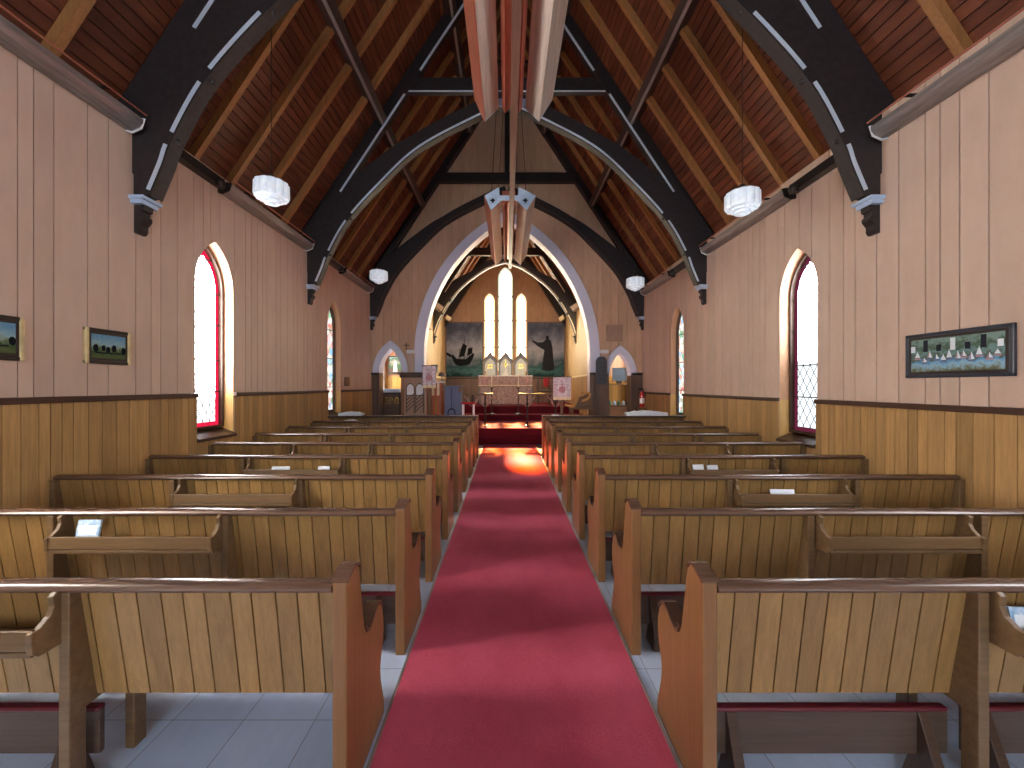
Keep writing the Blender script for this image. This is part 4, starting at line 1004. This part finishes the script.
# ------------------------------------------------------------------ side rooms
root=thing('framed_picture','dark-framed garden picture seen through the small arch, pulpit side','picture',(-3.26,11.72,2.03)); org=(-3.26,11.72,2.03)
mb=MB(); mb.box(-3.46,-3.06,11.68,11.72,1.93,2.46); mb.build('frame','frame_b',root,org,bevel=.006)
mb=MB(); mb.box(-3.43,-3.09,11.67,11.69,1.97,2.42); p=mb.build('painting','window_art',root,org)
mb=MB(); mb.prism([(-3.32,2.0),(-3.20,2.0),(-3.22,2.26),(-3.25,2.32),(-3.29,2.28)],'y',11.664,11.672); mb.build('painted_motif','white',p,org)
root=thing('carved_table','dark carved table with pale blue cloth, seen through the small arch','table',(-3.35,11.3,.17)); org=(-3.35,11.3,.17)
mb=MB(); mb.box(-3.58,-2.95,11.100,11.650,1.36,1.40); mb.build('table_top','oak_dark',root,org)
mb=MB(); mb.box(-3.5,-2.96,11.080,11.660,1.40,1.50); mb.build('cloth','bluegrey',root,org,bevel=.01)
mb=MB(); mb.box(-3.52,-3.0,11.120,11.160,.3,1.36); mb.build('front_panel','wains_d',root,org)
for x in (-3.36,-3.22,-3.06):
    mb=MB(); a=Arch(x,.055,1.08,1.2,.08); b=Arch(x,.03,1.1,1.2,.05); mb.band(a.outline(),b.outline(),'y',11.100,11.125,closed=True); mb.build('carved_arch','brass',root,org)
for x in (-3.54,-2.98):
    mb=MB(); mb.box(x-.03,x+.03,11.100,11.160,.17,1.36); mb.build('leg','oak_dark',root,org)
root=thing('wall_shelf','wooden shelf unit seen through the small arch, hymn board side','shelf',(3.1,11.350,.19)); org=(3.1,11.350,.19)
for z in (1.62,1.0):
    mb=MB(); mb.box(2.5,3.50,11.350,11.710,z,z+.03); mb.build('shelf_board','oak_rack',root,org)
mb=MB(); mb.box(2.5,3.50,11.410,11.710,.19,1.0); mb.build('lower_cupboard','reveal',root,org)
mb=MB(); mb.box(2.92,2.94,11.400,11.410,.25,.95); mb.build('cupboard_post','oak_rack',root,org)
for x in (2.52,3.49):
    mb=MB(); mb.box(x-.02,x+.02,11.370,11.710,.19,1.65); mb.build('side_panel','oak_rack',root,org)
root=thing('television','dark angled screen on the shelf behind the small arch','television',(3.2,11.450,1.65)); org=(3.2,11.450,1.65)
mb=MB(); mb.prism([(3.02,11.470),(3.40,11.370),(3.42,11.410),(3.05,11.520)],'z',1.72,2.1); mb.build('screen','screen',root,org,bevel=.006)
mb=MB(); mb.box(3.15,3.27,11.390,11.530,1.65,1.73); mb.build('foot','screen',root,org)
mb=MB(); mb.box(3.45,3.54,11.390,11.430,1.65,2.0); o=mb.build('paper_sheet','paper'); tag(o,'tall white card standing beside the dark screen in the side room','card')
for i,x in enumerate((2.95,3.08,3.2,3.34,3.46)):
    mb=MB(); mb.lathe([(.03,0),(.045,.03),(.04,.09),(.02,.11),(.02,.13)],n=12); o=mb.build('jar','green' if i%2==0 else 'bluegrey',smooth=True); o.location=(x,11.470,1.03)
    tag(o,'small %s jar on the side room lower shelf'%('green' if i%2==0 else 'pale blue'),'jar','jars on the side room shelf')
root=thing('fire_extinguisher','red fire extinguisher standing by the arch wall corner','fire extinguisher',(3.46,10.25,fz(10.25))); z=1.0
mb=MB(); mb.box(-.1,.1,-.1,.1,0,z-.12); mb.build('stand','oak_rack',root)
mb=MB(); mb.lathe([(.055,z-.12),(.062,z-.1),(.062,z+.2),(.05,z+.25),(.02,z+.28),(.02,z+.3)],n=18); mb.build('cylinder_body','redpaint',root,smooth=True)
mb=MB(); mb.lathe([(.0635,z-.02),(.0635,z+.12)],n=18); mb.build('instruction_label','white',root,smooth=True)
mb=MB(); mb.box(-.02,.02,-.02,.02,z+.3,z+.33); mb.prism([(-.1,z+.33),(.03,z+.33),(.03,z+.36),(-.1,z+.38)],'y',-.012,.012); mb.build('handle','black',root)
mb=MB(); mb.tube([(.02,0,z+.3),(.075,-.01,z+.25),(.08,-.01,z+.05)],.01,8); mb.build('hose','black',root)

# wooden board on the arch wall
mb=MB(); mb.box(-.22,.22,-.02,0,-.22,.22); o=mb.build('wooden_board','pulpit',bevel=.004); o.location=(2.86,Y1,2.83+.16); tag(o,'square tan board on the arch wall above the hymn board','board')

# ------------------------------------------------------------------ books and papers
def book(x,row,w,h,t,label,tilt=.22,mat='bluepaper',name='booklet',dz=0):
    y=PY[row]-.045; z=fz(PY[row])+.637+dz
    mb=MB(); mb.box(-w/2,w/2,-t/2,t/2,0,h,0); mb.box(-w/2+.012,w/2-.012,-t/2-.001,-t/2+.001,h*.45,h*.8,1)
    o=mb.build(name,[mat,'paper'],None,bevel=.001); o.location=(x,y,z); o.rotation_euler=(-tilt,0,random.Random(int(x*100)).uniform(-.1,.1))
    return tag(o,label,'booklet')
book(-2.37,1,.125,.15,.012,'pale blue booklet standing in the second pew rack, pulpit side')
book(1.90,0,.18,.125,.012,'blue booklet in the first pew rack, cut by the photo edge')
def flat(x,row,w,d,label,z=.735,name='paper_sheet',mat='paper'):
    mb=MB(); mb.box(-w/2,w/2,-d/2,d/2,0,.012); o=mb.build(name,mat); o.location=(x,PY[row]-.02,fz(PY[row])+.637)
    o.rotation_euler=(.9,0,.05); return tag(o,label,'paper')
def std(x,row,w,h,label):
    o=book(x,row,w,h,.01,label,tilt=.3,mat='paper',name='paper_sheet'); o['category']='paper'; return o
std(-2.22,3,.17,.098,'white paper in the fourth pew rack, pulpit side, nearer the wall')
std(-1.80,3,.12,.098,'white paper in the fourth pew rack, pulpit side, nearer the carpet')
std(2.13,2,.18,.098,'white paper lying in the third pew rack, hymn board side')
std(1.88,3,.11,.115,'white leaflet in the fourth pew rack, hymn board side, nearer the carpet')
std(2.02,3,.11,.11,'white leaflet in the fourth pew rack, hymn board side, nearer the wall')
def topper(x0,x1,y,z,h,label,mat='paper',cat='cloth',name='folded_cloth'):
    mb=MB(); n=16; lo=[(x0+(x1-x0)*i/n,z) for i in range(n+1)]; hi=[(p[0],z+h*(.55+.45*math.sin(PI*i/n)+.1*math.sin(i*2.1))) for i,p in enumerate(lo)]
    mb.band(lo,hi,'y',y-.1,y+.1); o=mb.build(name,mat,bevel=.004); return tag(o,label,cat)
zd=fz(8.1)+.861
topper(-3.38,-2.92,8.1,zd,.08,'heap of white papers on the pew front, pulpit side, by the pictorial lancet',cat='papers',name='paper_heap')
topper(2.40,3.22,8.1,zd,.10,'folded white cloth lying on the pew front, hymn board side')
topper(-3.15,-2.9,7.72,fz(7.6)+.75,.07,'small white paper bundle on the shelf behind the eighth pew',cat='papers',name='paper_bundle')
topper(.90,1.05,8.1,zd,.012,'small white leaflet on the pew front near the clergy bench',cat='paper',name='paper_leaflet')

# ================================================================== light
sun=bpy.data.lights.new('sunlight','SUN'); sun.energy=90; sun.angle=math.radians(2.5); sun.color=(1,.9,.72)
so=bpy.data.objects.new('sunlight',sun); C.objects.link(so)
so.rotation_euler=Vector((.05,-1,-.676)).to_track_quat('-Z','Y').to_euler(); so.location=(0,30,20)
for s in (-1,1):
    L=bpy.data.lights.new('floodlight_beam','SPOT'); L.energy=60; L.color=(1,.82,.5); L.spot_size=math.radians(150); L.spot_blend=.6; L.shadow_soft_size=.1
    o=bpy.data.objects.new('floodlight_beam',L); C.objects.link(o); o.location=(s*1.75,11.75,3.75)
    o.rotation_euler=Vector((s*-1.0,1.6,-1.0)).to_track_quat('-Z','Y').to_euler()
w=bpy.data.worlds.new('sky'); bpy.context.scene.world=w; w.use_nodes=True
bg=w.node_tree.nodes['Background']; bg.inputs[0].default_value=(.75,.86,1,1); bg.inputs[1].default_value=1.0

# ================================================================== camera
cam=bpy.data.cameras.new('camera'); co=bpy.data.objects.new('camera',cam); C.objects.link(co)
cam.sensor_width=36; cam.lens=36*400/1024; cam.shift_x=5/1024; cam.shift_y=2/1024; cam.clip_start=.05
co.location=(0,0,1.58); co.rotation_euler=(PI/2,0,0)
sc=bpy.context.scene; sc.camera=co
sc.view_settings.view_transform='Standard'; sc.view_settings.look='None'; sc.view_settings.gamma=1; sc.view_settings.use_curve_mapping=False
sc.view_settings.exposure=0.76
sc.cycles.use_denoising=True; sc.cycles.max_bounces=12; sc.cycles.diffuse_bounces=7; sc.cycles.glossy_bounces=4; sc.cycles.transparent_max_bounces=8
sc.cycles.sample_clamp_indirect=6
